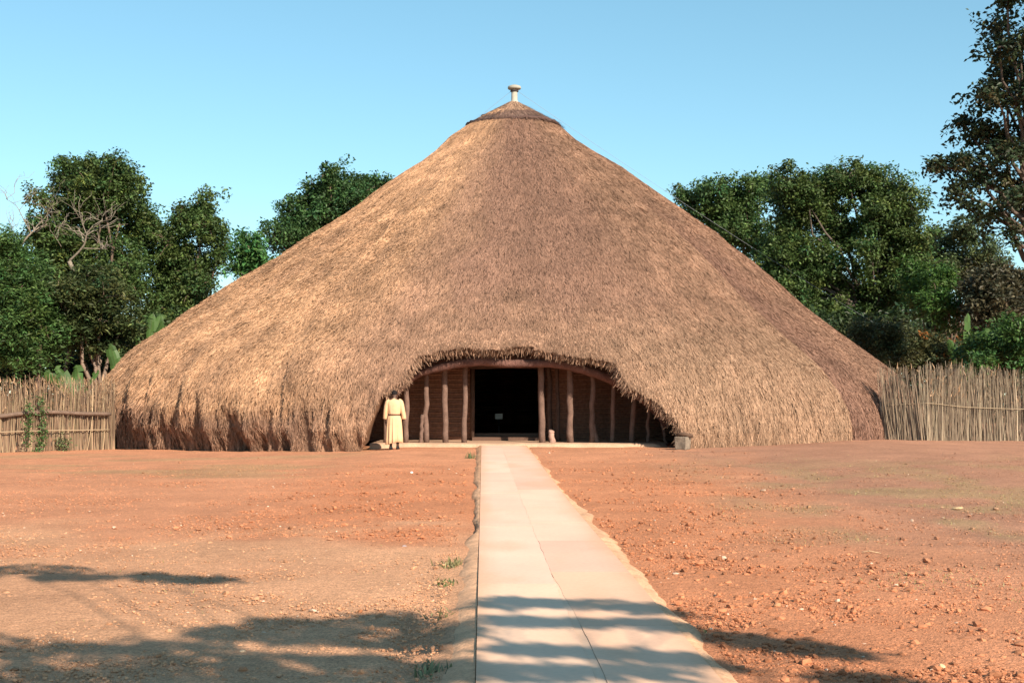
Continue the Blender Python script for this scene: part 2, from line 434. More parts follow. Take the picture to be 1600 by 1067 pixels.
# lower edge of the thatch: the ground, cut by the entrance arch
ARCH = [(548, 712), (560, 703), (567, 685), (574, 663), (584, 637), (596, 617), (614, 603), (630, 592), (639, 576), (650, 560), (680, 551), (725, 545), (775, 548), (820, 541), (860, 552), (900, 558), (940, 563), (962, 568), (972, 588), (985, 606), (1005, 616), (1025, 626), (1040, 640), (1060, 655), (1068, 680), (1076, 700), (1082, 712)]
A_th, A_z = [], []
for px, py in ARCH:
    Y = 37.2
    for _ in range(15):
        X = (px - 800) / F * Y; z = EYE + (HOR - py) / F * Y
        th = math.asin(max(-1, min(1, (X - AX) / 13.6)))
        r = float(roof_r(th, z, False)); Y = D - math.sqrt(max(r * r - (X - AX) ** 2, 1))
    A_th.append(math.atan2(X - AX, D - Y)); A_z.append(z)
A_th = np.array(A_th); A_z = np.array(A_z)
def zbot(th):
    r0 = 15.0
    g = ground(AX + r0 * np.sin(th), D - r0 * np.cos(th)) - 0.03
    a = np.interp(th, A_th, A_z) + 0.09 + .035 * sstep(A_th[0] + .06, A_th[0] + .14, th) * sstep(A_th[-1], A_th[-1] - .08, th)
    a = a + (fbm(th * 60, th * 0, seed=101) - 0.5) * 0.10 * (a > 0.4)
    return np.maximum(g, np.where((th > A_th[0]) & (th < A_th[-1]), a, -9))

C_gold = np.array([0.43, 0.256, 0.148]); C_tan = np.array([0.296, 0.175, 0.114]); C_grey = np.array([0.236, 0.135, 0.096])
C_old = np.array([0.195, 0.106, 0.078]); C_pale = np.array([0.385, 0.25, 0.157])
def thatch_tone(th, z):
    n1 = fbm(th * 6, z * 0.35, seed=111); n2 = fbm(th * 16, z * 0.9, seed=121)
    C = np.broadcast_to(C_tan, th.shape + (3,)).copy()
    # golden straw on the left flank
    t = sstep(R(-12), R(-26), th + 0.12 * (n1 - .5)) * (0.55 + 0.8 * (n2 - 0.2))
    C = mixc(C, C_gold, np.clip(t, 0, 1) * 0.9)
    # weathered locks at the left foot, with shade under the shoulder painted in
    t = sstep(R(-14), R(-24), th) * sstep(1.5, .7, z + .9 * (n2 - .5))
    C = mixc(C, np.array([0.215, 0.128, 0.092]), t * .75)
    rq = np.interp(z, zL, rL); n3 = fbm(rq * np.sin(th) * 1.7, rq * np.cos(th) * 1.7, z * 1.7, seed=127, oct=3)
    C = C * (1 + .26 * sstep(.52, .72, n3) - .20 * sstep(.48, .28, n3))[..., None]
    # a weathered streak down the middle
    t = sstep(R(-16), R(-3), th + .2 * (n2 - .5)) * sstep(R(34), R(8), th + .2 * (n1 - .5)) * sstep(3.2, 5.0, z + 1.5 * (n2 - .5))
    C = mixc(C, C_grey, np.clip(t, 0, 1) * 0.75)
    # pale clean lower band on the right of the arch
    t = sstep(R(2), R(22), th) * sstep(TH_STEP + .01, TH_STEP - .01, th) * sstep(4.6, 2.4, z + .8 * (n1 - .5))
    C = mixc(C, C_pale, np.clip(t, 0, 1) * 0.5)
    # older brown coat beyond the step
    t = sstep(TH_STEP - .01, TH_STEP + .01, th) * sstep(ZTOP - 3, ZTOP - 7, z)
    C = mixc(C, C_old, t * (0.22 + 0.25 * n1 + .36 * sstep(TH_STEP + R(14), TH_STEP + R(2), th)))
    return C * (0.82 + 0.36 * n2)[..., None]

mb = MB()
# the packed body of the thatch, then every straw
TH = np.concatenate([np.linspace(-math.pi, A_th[0] - .02, 150, endpoint=False), np.linspace(A_th[0] - .02, A_th[-1] + .02, 420, endpoint=False), np.linspace(A_th[-1] + .02, math.pi, 150)])
NR = 90
U = np.linspace(0, 1, NR)
zb = zbot(TH)
ZZ = ZTOP + (zb[None, :] - ZTOP) * U[:, None]
TT = np.broadcast_to(TH[None, :], ZZ.shape)
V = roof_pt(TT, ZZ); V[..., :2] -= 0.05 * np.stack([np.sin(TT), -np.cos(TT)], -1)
mb.add(V.reshape(-1, 3), grid_faces(NR, len(TH)), (thatch_tone(TT, ZZ) * 0.6).reshape(-1, 3))  # body colour darkened to paint shade into the gaps between straws
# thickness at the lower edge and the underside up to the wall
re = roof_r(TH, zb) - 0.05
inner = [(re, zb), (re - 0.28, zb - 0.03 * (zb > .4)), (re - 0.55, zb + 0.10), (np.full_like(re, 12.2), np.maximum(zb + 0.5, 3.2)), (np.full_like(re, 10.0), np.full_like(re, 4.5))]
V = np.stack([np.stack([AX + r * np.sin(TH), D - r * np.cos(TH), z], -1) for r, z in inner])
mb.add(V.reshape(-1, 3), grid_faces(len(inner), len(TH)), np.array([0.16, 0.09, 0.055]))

def blades(n, th, z, length, width, lift, jit, tone, droop=0.25):
    """tapered straws lying down the slope of the roof"""
    p = roof_pt(th, z); e = 0.02
    dn = roof_pt(th, z - e) - p; dn /= np.linalg.norm(dn, axis=1)[:, None]
    sd_ = np.stack([np.cos(th), np.sin(th), 0 * th], 1)
    nr = np.cross(sd_, dn); nr *= np.sign((nr * np.stack([np.sin(th), -np.cos(th), 0 * th + .3], 1)).sum(1))[:, None]
    j = rng.normal(0, jit, n); dirv = dn + sd_ * j[:, None] + nr * lift[:, None]
    dirv /= np.linalg.norm(dirv, axis=1)[:, None]
    tw = rng.normal(0, 0.7, n)
    wv = sd_ * np.cos(tw)[:, None] + nr * np.sin(tw)[:, None]
    wv = wv - dirv * (wv * dirv).sum(1)[:, None]; wv /= np.linalg.norm(wv, axis=1)[:, None]
    a = p - dirv * (length * 0.4)[:, None] + nr * 0.01
    tip = p + dirv * (length * 0.6)[:, None]; tip[:, 2] -= droop * 0.1 * length
    h = (width / 2)[:, None]
    V = np.stack([a - wv * h, a + wv * h, tip + wv * h * .45, tip - wv * h * .45], 1)
    Fc = np.arange(n * 4).reshape(n, 4)
    mb.add(V.reshape(-1, 3), Fc, np.repeat(tone, 4, 0))

def sample_roof(n, tmin, tmax, bias=None):
    zs = np.linspace(-0.3, ZTOP - 0.1, 600); rr_ = (np.interp(zs, zL, rL) + np.interp(zs, zR, rR)) / 2
    ds = np.sqrt(np.gradient(rr_) ** 2 + np.gradient(zs) ** 2); wgt = rr_ * ds
    cdf = np.cumsum(wgt); cdf /= cdf[-1]
    z = np.interp(rng.random(n), cdf, zs); th = rng.uniform(tmin, tmax, n)
    ok = z > zbot(th) + 0.02
    return th[ok], z[ok]
th, z = sample_roof(820000, R(-112), R(112)); n = len(th)
left = sstep(R(-8), R(-25), th) * sstep(9.5, 6.5, z)
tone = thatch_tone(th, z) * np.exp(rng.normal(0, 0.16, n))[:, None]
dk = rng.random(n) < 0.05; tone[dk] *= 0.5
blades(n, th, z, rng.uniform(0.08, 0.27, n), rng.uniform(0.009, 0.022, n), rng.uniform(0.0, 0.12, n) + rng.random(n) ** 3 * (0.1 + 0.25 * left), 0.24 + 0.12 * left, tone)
# ragged fringe along the lower edge
n = 38000
th = np.where(rng.random(n) < 0.5, rng.uniform(R(-100), R(100), n), rng.uniform(A_th[0] - .02, A_th[-1] + .02, n))
zb_ = zbot(th); z = zb_ + rng.random(n) ** 1.5 * 0.35
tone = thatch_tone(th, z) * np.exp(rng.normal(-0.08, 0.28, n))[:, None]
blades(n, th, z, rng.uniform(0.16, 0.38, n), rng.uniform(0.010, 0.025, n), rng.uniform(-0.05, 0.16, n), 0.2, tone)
# cut straw ends over the thickness of the arch lip
n = 15000
th = rng.uniform(A_th[5], A_th[-1] + .01, n); zb_ = zbot(th)
r = roof_r(th, zb_) - rng.random(n) * .34
p = np.stack([AX + r * np.sin(th), D - r * np.cos(th), zb_ + rng.normal(.02, .03, n)], 1)
sl = np.clip(np.gradient(A_z, A_th + np.arange(len(A_th)) * 1e-6), -25, 25); sx = np.interp(th, A_th, sl)
lat = np.stack([np.cos(th), np.sin(th), 0 * th], 1) * np.clip(sx * .03, -.5, .5)[:, None]
dv = np.stack([np.sin(th) * .2, -np.cos(th) * .2, -1 + 0 * th], 1) + lat + rng.normal(0, .3, (n, 3)); dv *= rng.uniform(.08, .24, n)[:, None]
wv = np.stack([rng.uniform(.006, .013, n), rng.normal(0, .005, n), 0 * th], 1)
mb.add(np.stack([p - wv, p + wv, p + dv + wv * .4, p + dv - wv * .4], 1).reshape(-1, 3), np.arange(4 * n).reshape(n, 4), np.repeat(np.array([.24, .145, .095]) * np.exp(rng.normal(0, .35, n))[:, None], 4, 0))
mb.build('thatch', M_thatch, hut)

# straw cap over the peak, with its two tied rings
mb = MB(); zc0, zc1 = ZTOP + 0.02, ZTOP - 0.86
thc = np.linspace(-math.pi, math.pi, 160, endpoint=False)
rows = []
for u in np.linspace(0, 1, 14):
    zz = zc0 + (zc1 - zc0) * u
    rr = 0.14 + (float(np.interp(zc1, zL, rL) + np.interp(zc1, zR, rR)) / 2 + 0.015 - 0.14) * u ** 1.02
    rr = rr + (fbm(thc * 8, thc * 0 + u * 4, seed=131) - .5) * 0.06
    rows.append(np.stack([AX + rr * np.sin(thc), D - rr * np.cos(thc), zz + 0 * thc], -1))
rl = rows[-1].copy(); rl[:, 2] -= 0.10; rl[:, :2] = (rl[:, :2] - [AX, D]) * 0.985 + [AX, D]; rows.append(rl)
uu = np.repeat(np.linspace(0, 1, len(rows)), len(thc))[:, None]
tn = np.where(uu < .62, np.array([[0.32, 0.20, 0.13]]), np.array([[0.15, 0.095, 0.075]])) * (0.7 + 0.5 * fbm(np.tile(thc * 12, len(rows)), np.repeat(np.arange(len(rows)) * 0.5, len(thc)), seed=141))[:, None]
mb.add(np.concatenate(rows), grid_faces(len(rows), len(thc), True), tn)
cap = mb.build('roof_cap', M_thatch, hut)
n = 7000; mb = MB()
tb = rng.uniform(-math.pi, math.pi, n); u = np.sqrt(rng.random(n)); zz = zc0 + (zc1 - zc0) * u
rr = 0.14 + (float(np.interp(zc1, zL, rL) + np.interp(zc1, zR, rR)) / 2 + 0.06 - 0.14) * u
p = np.stack([AX + rr * np.sin(tb), D - rr * np.cos(tb), zz], 1)
dirv = np.stack([np.sin(tb) * .85, -np.cos(tb) * .85, -.55 + 0 * tb], 1) + rng.normal(0, .12, (n, 3)); sd_ = np.stack([np.cos(tb), np.sin(tb), 0 * tb], 1)
L = rng.uniform(.15, .35, n)[:, None]; wv = sd_ * 0.012
V = np.stack([p - wv, p + wv, p + dirv * L + wv * .4, p + dirv * L - wv * .4], 1)
V[..., 2] += 0.02
mb.add(V.reshape(-1, 3), np.arange(4 * n).reshape(n, 4), np.repeat(np.where(u[:, None] < .6, np.array([[0.33, 0.205, 0.135]]), np.array([[0.17, 0.105, 0.08]])) * np.exp(rng.normal(0, .28, n))[:, None], 4, 0))
mb.build('straw', M_thatch, cap)
for zr, rad in ((ZTOP - 0.60, 0.05), (ZTOP - 0.93, 0.07)):
    mb = MB(); tt = np.linspace(0, 2 * math.pi, 90)
    rr = 0.14 + ((float(np.interp(zc1, zL, rL) + np.interp(zc1, zR, rR)) / 2) - 0.14) * (zc0 - zr) / (zc0 - zc1) - 0.005
    tube(mb, np.stack([AX + rr * np.sin(tt), D - rr * np.cos(tt), zr + 0.05 * np.sin(3 * tt) + rng.normal(0, .012, 90)], 1), rad * (0.8 + 0.4 * vnoise(tt * 6, 0 * tt, seed=3)), 7, np.array([0.085, 0.05, 0.042]), cap=False, wob=.3)
    mb.build('tie_ring', M_thatch, hut, smooth=True)

# concrete chimney pot on the peak
mb = MB(); zc = ZTOP - 0.06
lathe(mb, [(0.21, zc - .1), (0.20, zc), (0.145, zc + .09), (0.118, zc + .14), (0.115, zc + .44), (0.11, zc + .45), (0.09, zc + .46), (0.09, zc + .62), (0.0, zc + .62)], (AX + .02, D, 0), 28)
ch = mb.build('chimney', M_conc, hut, smooth=True)
mb = MB(); lathe(mb, [(0.0, zc + .52), (0.235, zc + .555), (0.25, zc + .575), (0.25, zc + .63), (0.23, zc + .66), (0.13, zc + .70), (0.0, zc + .71)], (AX + .02, D, 0), 28)
mb.build('chimney_cap', M_conc, ch, smooth=True)
mb = MB(); lathe(mb, [(0.10, zc + .455), (0.155, zc + .46), (0.155, zc + .50), (0.10, zc + .505)], (AX + .02, D, 0), 24)
mb.build('collar', M_dark, ch, smooth=True)

# reed bundle arch under the thatch edge
BEAM = [(x, y + 3) for x, y in [(612, 622), (624, 606), (640, 588), (660, 578), (690, 570), (725, 563), (760, 560), (790, 566), (830, 564), (870, 565), (910, 573), (945, 585), (975, 601), (1005, 622), (1028, 643), (1042, 664)]]
pts = []
for px, py in BEAM:
    Y = 37.5
    for _ in range(10):
        X = (px - 800) / F * Y; Y = D - math.sqrt(13.02 ** 2 - (X - AX) ** 2)
    pts.append([X, Y, EYE + (HOR - py) / F * Y])
pts = np.array(pts); tt = np.linspace(0, len(pts) - 1, 70)
def smooth_curve(P, tt):
    P = np.asarray(P, float); k = np.arange(len(P)); Q = np.stack([np.interp(tt, k, P[:, i]) for i in range(3)], 1)
    for _ in range(4): Q[1:-1] = (Q[:-2] + 2 * Q[1:-1] + Q[2:]) / 4
    return Q
Q = smooth_curve(pts, tt)
mb = MB(); tube(mb, Q, (0.125 + 0.04 * (vnoise(tt * 1.5, tt * 0, seed=9) - .5)) * (.55 + .45 * np.sin(np.clip(tt / tt[-1], 0, 1) * 3.14) ** .5), 12, wob=.16)
mb.build('arch_beam', M_beam, hut, smooth=True)

# added second bundle ring; its dark colour stands in for shade under the eave
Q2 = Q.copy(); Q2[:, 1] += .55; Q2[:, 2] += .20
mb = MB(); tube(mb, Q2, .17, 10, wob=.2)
mb.build('added_shade_ring', mat('shade_reed_bundle', (0.075, 0.042, 0.034), rough=.95, noise=[(6, .7, 1.2), (35, .6, 1.2)], bump=[(30, .9, .02)]), hut, smooth=True)

# platform, wall of reed matting with doorway
FLOOR = 0.21
mb = MB()
xs = np.linspace(-3.95, 4.35, 60); yf = 37.32 + (fbm(xs * 1.5, xs * 0, seed=7) - .5) * .12
top = FLOOR + 0.02 + (fbm(xs * 2, xs * 0 + 3, seed=8) - .5) * .03
top = top - .12 * sstep(3.9, 4.35, xs)
rows = [np.stack([xs, yf - .10, ground(xs, yf) - .05], 1), np.stack([xs, yf - .03, top - .03], 1), np.stack([xs, yf + .05, top], 1), np.stack([xs, yf + .9, np.full_like(xs, FLOOR)], 1), np.stack([xs, 0 * xs + 43.5, np.full_like(xs, FLOOR)], 1), np.stack([xs, 0 * xs + 60, np.full_like(xs, FLOOR)], 1)]
mb.add(np.concatenate(rows), grid_faces(6, len(xs)))
mb.build('platform', mat('earth_platform', (0.47, 0.30, 0.20), rough=.95, noise=[(3, .85, 1.1), (25, .85, 1.12)], bump=[(20, .5, .02)]), hut)
mb = MB()
box(mb, (-0.13, 40.0, FLOOR + .05), (2.1, .35, .1)); box(mb, (-0.13, 40.6, FLOOR + .1), (2.1, .3, .2)); box(mb, (-0.13, 42.0, FLOOR + .08), (3.1, .3, .16))
mb.build('doorstep', mat('dark_step', (0.12, .07, .05), rough=.8), hut)

M_wall = mat('reed_matting', attr=True, rough=.85, noise=[(14, .75, 1.2)], bump=[(60, .5, .01)])
mb = MB(); RW = 10.3
dl_, dr_ = math.atan2(-1.13 - AX, RW), math.atan2(0.90 - AX, RW)
def wall_arc(t0, t1, n, z0, z1):
    t = np.linspace(t0, t1, n); nz = 190; zz = np.linspace(z0, z1, nz)
    Tm, Zm = np.meshgrid(t, zz)
    r = RW + 0.02 * (np.arange(nz) % 6 == 0)[:, None] + 0 * Zm
    V = np.stack([AX + r * np.sin(Tm), D - r * np.cos(Tm), Zm], -1)
    c = np.array([.19, .10, .068]) * (0.75 + .5 * vnoise(Tm * 60, Zm * 0.3, seed=5))[..., None] * (1 + .5 * (np.arange(nz) % 6 == 0))[:, None, None]
    mb.add(V.reshape(-1, 3), grid_faces(nz, n), c.reshape(-1, 3))
wall_arc(dr_, math.pi * 2 + dl_, 260, FLOOR - .05, 4.7)
wall_arc(dl_, dr_, 14, 2.36, 4.7)
mb.build('wall', M_wall, hut)
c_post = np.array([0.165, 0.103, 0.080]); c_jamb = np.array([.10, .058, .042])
mb = MB()
for px in (738, 848):
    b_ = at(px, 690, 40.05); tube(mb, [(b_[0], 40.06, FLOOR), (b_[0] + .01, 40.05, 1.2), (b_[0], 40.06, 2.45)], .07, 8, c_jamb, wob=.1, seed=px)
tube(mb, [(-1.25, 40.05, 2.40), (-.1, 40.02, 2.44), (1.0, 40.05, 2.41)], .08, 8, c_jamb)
mb.build('door_frame', M_post, hut, smooth=True)

def post(px, r, Y=38.25, top_px=None, top_py=None, tone=1.0, lean=0.0):
    mb = MB(); b_ = at(px, 690, Y); tx = b_[0] + lean
    ztop = float(np.interp(tx, pts[:, 0], pts[:, 2])) + .22
    if top_py is not None:
        t_ = at(top_px if top_px else px, top_py, Y); ztop = t_[2]; tx = t_[0]
    n = 9; u = np.linspace(0, 1, n); r4 = np.random.default_rng(int(px))
    P = np.stack([b_[0] + (tx - b_[0]) * u + r4.normal(0, .012, n), Y + r4.normal(0, .01, n), FLOOR - .05 + (ztop - FLOOR + .05) * u], 1)
    tube(mb, P, r * (1.08 - .12 * u) * r4.uniform(.95, 1.05, n), 10, c_post * tone, wob=.12, seed=int(px))
    return mb.build('post', M_post, hut, smooth=True)
for px, r, lean in ((603, .07, 0), (634, .075, .02), (666, .075, -.02), (697, .085, -.06), (726, .075, .02), (847, .09, -.04), (891, .09, -.03), (925, .075, .03), (957, .065, .04), (986, .075, .12), (1012, .05, .06), (1042, .045, -.25)):
    post(px, r, lean=lean)
post(657, .055, 38.2, 660, 648)                 # short split stake
post(863, .085, 38.15, 861, 673, tone=2.4)     # short pale stump
post(934, .06, 38.25, 926, 660)                 # leaning prop
post(872, .06, 39.3, 870, 560, tone=.6)
post(860, .07, 39.6, 858, 560, tone=.6)

# ------------------------------------------------------------------ things inside and beside the entrance
nb = empty('notice_stand', (-0.43, 44.0, FLOOR), 'small pale board on a thin dark stand inside the dark doorway', 'board')
mb = MB(); tube(mb, [(-.43, 44.0, FLOOR), (-.43, 44.0, .9)], .02, 6); mb.build('stand', M_dark, nb)
mb = MB(); box(mb, (-.43, 43.97, .86), (.24, .02, .18)); mb.build('board', mat('pale_board', (.8, .8, .76)), nb)

BY = 35.55; blk = at(1067, 702, BY); bz = float(ground(blk[0], BY))
cb = empty('concrete_block', (blk[0], BY, bz), 'weathered square concrete block at the right foot of the arch', 'block')
mb = MB(); box(mb, (blk[0], BY, bz + .17), (.31, .33, .34), rot=R(-33), taper=1.08, jit=.006)
o = mb.build('block_body', mat('block_concrete', (.24, .195, .15), rough=.95, noise=[(5, .6, 1.2), (30, .8, 1.1)], bump=[(25, .7, .02)]), cb)
bv = o.modifiers.new('bevel', 'BEVEL'); bv.width = .02; bv.segments = 2
mb = MB(); tube(mb, [(blk[0] - .15, BY - .05, bz + .41), (blk[0] + .02, BY - .06, bz + .405), (blk[0] + .25, BY - .08, bz + .36)], [.05, .055, .05], 8, np.array([.10, .06, .04]), wob=.2)
tag(mb.build('log', M_post, smooth=True), 'short dark charred log lying across the top of the concrete block', 'log')

# guy wires of the chimney pot
def wire(name, a, b, sag, label, r=.005):
    mb = MB(); u = np.linspace(0, 1, 24)[:, None]
    P = np.asarray(a) * (1 - u) + np.asarray(b) * u; P[:, 2] -= sag * 4 * (u * (1 - u))[:, 0]
    tube(mb, P, r, 5); tag(mb.build(name, M_wire, smooth=True), label, 'wire')
top_ = (AX + .02, D - .12, ZTOP + .42)
wire('guy_wire', (AX + .14, D, ZTOP + .42), at(1600, 640, 58), .35, 'thin guy wire running from the chimney pot down to the right past the trees')
wire('guy_wire', (AX - .10, D, ZTOP + .42), at(712, 212, 50.6), .0, 'short thin wire from the chimney pot down to the left of the peak')

# ------------------------------------------------------------------ reed fences
def fence(name, pts, height, dens, label, cols, lean_fn, seed, tuft):
    r5 = np.random.default_rng(seed)
    P = np.asarray(pts, float); seg = np.linalg.norm(np.diff(P, axis=0), axis=1); Ls = np.concatenate([[0], np.cumsum(seg)])
    root = empty(name, (*P[0], float(ground(*P[0]))), label, 'fence')
    n = int(Ls[-1] * dens); s = np.sort(r5.random(n)) * Ls[-1]
    x = np.interp(s, Ls, P[:, 0]); y = np.interp(s, Ls, P[:, 1])
    layer = r5.integers(0, 4, n); y = y + layer * .045 + r5.normal(0, .012, n)
    z0 = ground(x, y) - .05
    h = height(x) * r5.uniform(.76, 1.05, n) + r5.exponential(.05, n) * 1.0
    lean = lean_fn(x) + r5.normal(0, .045, n); bow = r5.normal(0, .03, n)
    rad = r5.uniform(.007, .0155, n)
    mb = MB(); sides = 4; rows = 5
    u = np.linspace(0, 1, rows)
    cx = x[:, None] + (lean * h)[:, None] * u + bow[:, None] * np.sin(u * 3.14); cy = y[:, None] + (r5.normal(0, .03, n) * h)[:, None] * u
    cz = z0[:, None] + h[:, None] * u
    th = np.arange(sides) * math.pi / 2 + .4
    rr = rad[:, None] * (1 - .45 * u)[None]
    V = np.stack([cx[..., None] + rr[..., None] * np.cos(th), cy[..., None] + rr[..., None] * np.sin(th), np.repeat(cz[..., None], sides, 2)], -1)
    F0 = np.concatenate([grid_faces(rows, sides, True), [[sides * (rows - 1) + k for k in range(4)]]])
    Fc = F0[None] + (np.arange(n) * rows * sides)[:, None, None]
    c = np.asarray(cols)[r5.integers(0, len(cols), n)] * np.exp(r5.normal(0, .22, n))[:, None]
    C = np.repeat(c[:, None], rows, 1)
    C[:, -1] *= .8
    C = np.repeat(C[:, :, None], sides, 2)
    mb.add(V.reshape(-1, 3), Fc.reshape(-1, 4), C.reshape(-1, 3))
    if tuft:          # frayed leaf sheaths near the tops
        m = tuft; s2 = r5.random(m) * Ls[-1]; x2 = np.interp(s2, Ls, P[:, 0]); y2 = np.interp(s2, Ls, P[:, 1]) + r5.uniform(-.05, .2, m)
        z2 = ground(x2, y2) + height(x2) * r5.uniform(.52, 1.02, m)
        a = np.stack([x2, y2, z2], 1); d = np.stack([r5.normal(0, .28, m), r5.normal(-.1, .25, m), r5.uniform(.3, 1, m)], 1) * r5.uniform(.1, .28, m)[:, None]
        wv = np.stack([r5.uniform(.006, .016, m), r5.normal(0, .006, m), 0 * x2], 1)
        V = np.stack([a - wv, a + wv, a + d + wv * .3, a + d - wv * .3], 1)
        mb.add(V.reshape(-1, 3), np.arange(4 * m).reshape(m, 4), np.repeat(np.array([.30, .19, .11]) * np.exp(r5.normal(0, .3, m))[:, None], 4, 0))
    mb.build('reeds', M_reed, root)
    return root, P
LP = [(-22.5, 31.5), (-17.0, 36.4), (-14.7, 38.5), (-12.25, 41.3)]
fl, _ = fence('reed_fence', LP, lambda x: np.interp(x, [-23, -14.7, -12.2], [2.03, 2.03, 2.12]), 130, 'tall reed fence with a crooked pole rail, left of the thatched hut',
              [(.31, .22, .145), (.26, .175, .115), (.20, .13, .09), (.36, .27, .17)], lambda x: 0 * x + .0, 5, 2600)
mb = MB(); pr = [(-22.5, 31.35), (-14.75, 38.25), (-14.2, 38.9), (-13.5, 39.7), (-12.9, 40.3), (-12.25, 41.0)]
pz = [.9, .93, 1.03, 1.06, 1.0, .98]
Q = smooth_curve([(a, b, c) for (a, b), c in zip(pr, pz)], np.linspace(0, 5, 40)); tube(mb, Q, .055 + .012 * vnoise(np.arange(40) * .4, np.zeros(40)), 8, np.array([.17, .115, .085]), wob=.15)
mb.build('rail', M_post, fl, smooth=True)
mb = MB(); Q = smooth_curve([(-22.5, 31.3, .55), (-14.8, 38.2, .5), (-13.7, 39.4, .52), (-12.3, 41.1, .5)], np.linspace(0, 3, 30)); tube(mb, Q, .016, 6, np.array([.34, .25, .16])); mb.build('rail', M_reed, fl, smooth=True)
RP = [(11.3, 40.6), (12.4, 40.1), (14.0, 41.6), (16.0, 42.2), (28.0, 42.2)]
fr, _ = fence('reed_fence', RP, lambda x: np.interp(x, [11, 12, 14, 16, 18, 28], [2.25, 2.15, 2.3, 2.2, 2.1, 2.1]), 165, 'pale reed fence leaning left, between the thatched hut and the right picture edge',
              [(.31, .245, .17), (.25, .19, .135), (.17, .125, .09), (.38, .31, .22)], lambda x: np.interp(x, [11, 13, 16, 28], [-.09, -.06, -.06, -.02]), 6, 700)
for zz in (1.05,):
    mb = MB(); Q = smooth_curve([(a, b - .05, float(ground(a, b)) + zz + dz) for (a, b), dz in zip(RP, (0, .08, 0, -.05, 0))], np.linspace(0, 4, 40)); tube(mb, Q, .010, 6, np.array([.34, .26, .17])); mb.build('rail', M_reed, fr, smooth=True)

# ------------------------------------------------------------------ foliage
def leaf_cards(mb, P, size, tone, tvar, r6, up=0.35, outward=None, aspect=.5, fold=.25, droop=0.0):
    n = len(P)
    nrm = r6.normal(0, 1, (n, 3)); nrm /= np.linalg.norm(nrm, axis=1)[:, None]
    nrm[:, 2] = np.abs(nrm[:, 2]) + up
    if outward is not None: nrm += outward * .6
    nrm /= np.linalg.norm(nrm, axis=1)[:, None]
    t = r6.normal(0, 1, (n, 3)); t[:, 2] -= droop; t -= nrm * (t * nrm).sum(1)[:, None]; t /= np.linalg.norm(t, axis=1)[:, None]
    b = np.cross(nrm, t)
    s = (size * r6.uniform(.7, 1.3, n))[:, None]
    tip = P + t * s; mid = P + t * s * .5
    V = np.stack([P, mid + b * s * aspect * .5 + nrm * s * fold * .3, tip, mid - b * s * aspect * .5 + nrm * s * fold * .3], 1)
    c = np.asarray(tone) * np.exp(r6.normal(0, tvar, n))[:, None] if np.ndim(tone) == 1 else tone * np.exp(r6.normal(0, tvar, n))[:, None]
    Fc = np.arange(4 * n).reshape(n, 4)
    mb.add(V.reshape(-1, 3), np.concatenate([Fc[:, [0, 1, 2]], Fc[:, [0, 2, 3]]]), np.repeat(c, 4, 0))

BARK = np.array([.16, .115, .085])
def limb(mb, a, b, r0, r1, r6, c, n=7, wob=.12):
    a, b = np.asarray(a, float), np.asarray(b, float); u = np.linspace(0, 1, n)
    L = np.linalg.norm(b - a)
    P = a + (b - a) * u[:, None]; P[1:-1] += r6.normal(0, wob * L / n * 1.2, (n - 2, 3))
    P[:, 2] += L * .08 * np.sin(u * 3.14)
    tube(mb, P, r0 + (r1 - r0) * u, 6, c, cap=True)

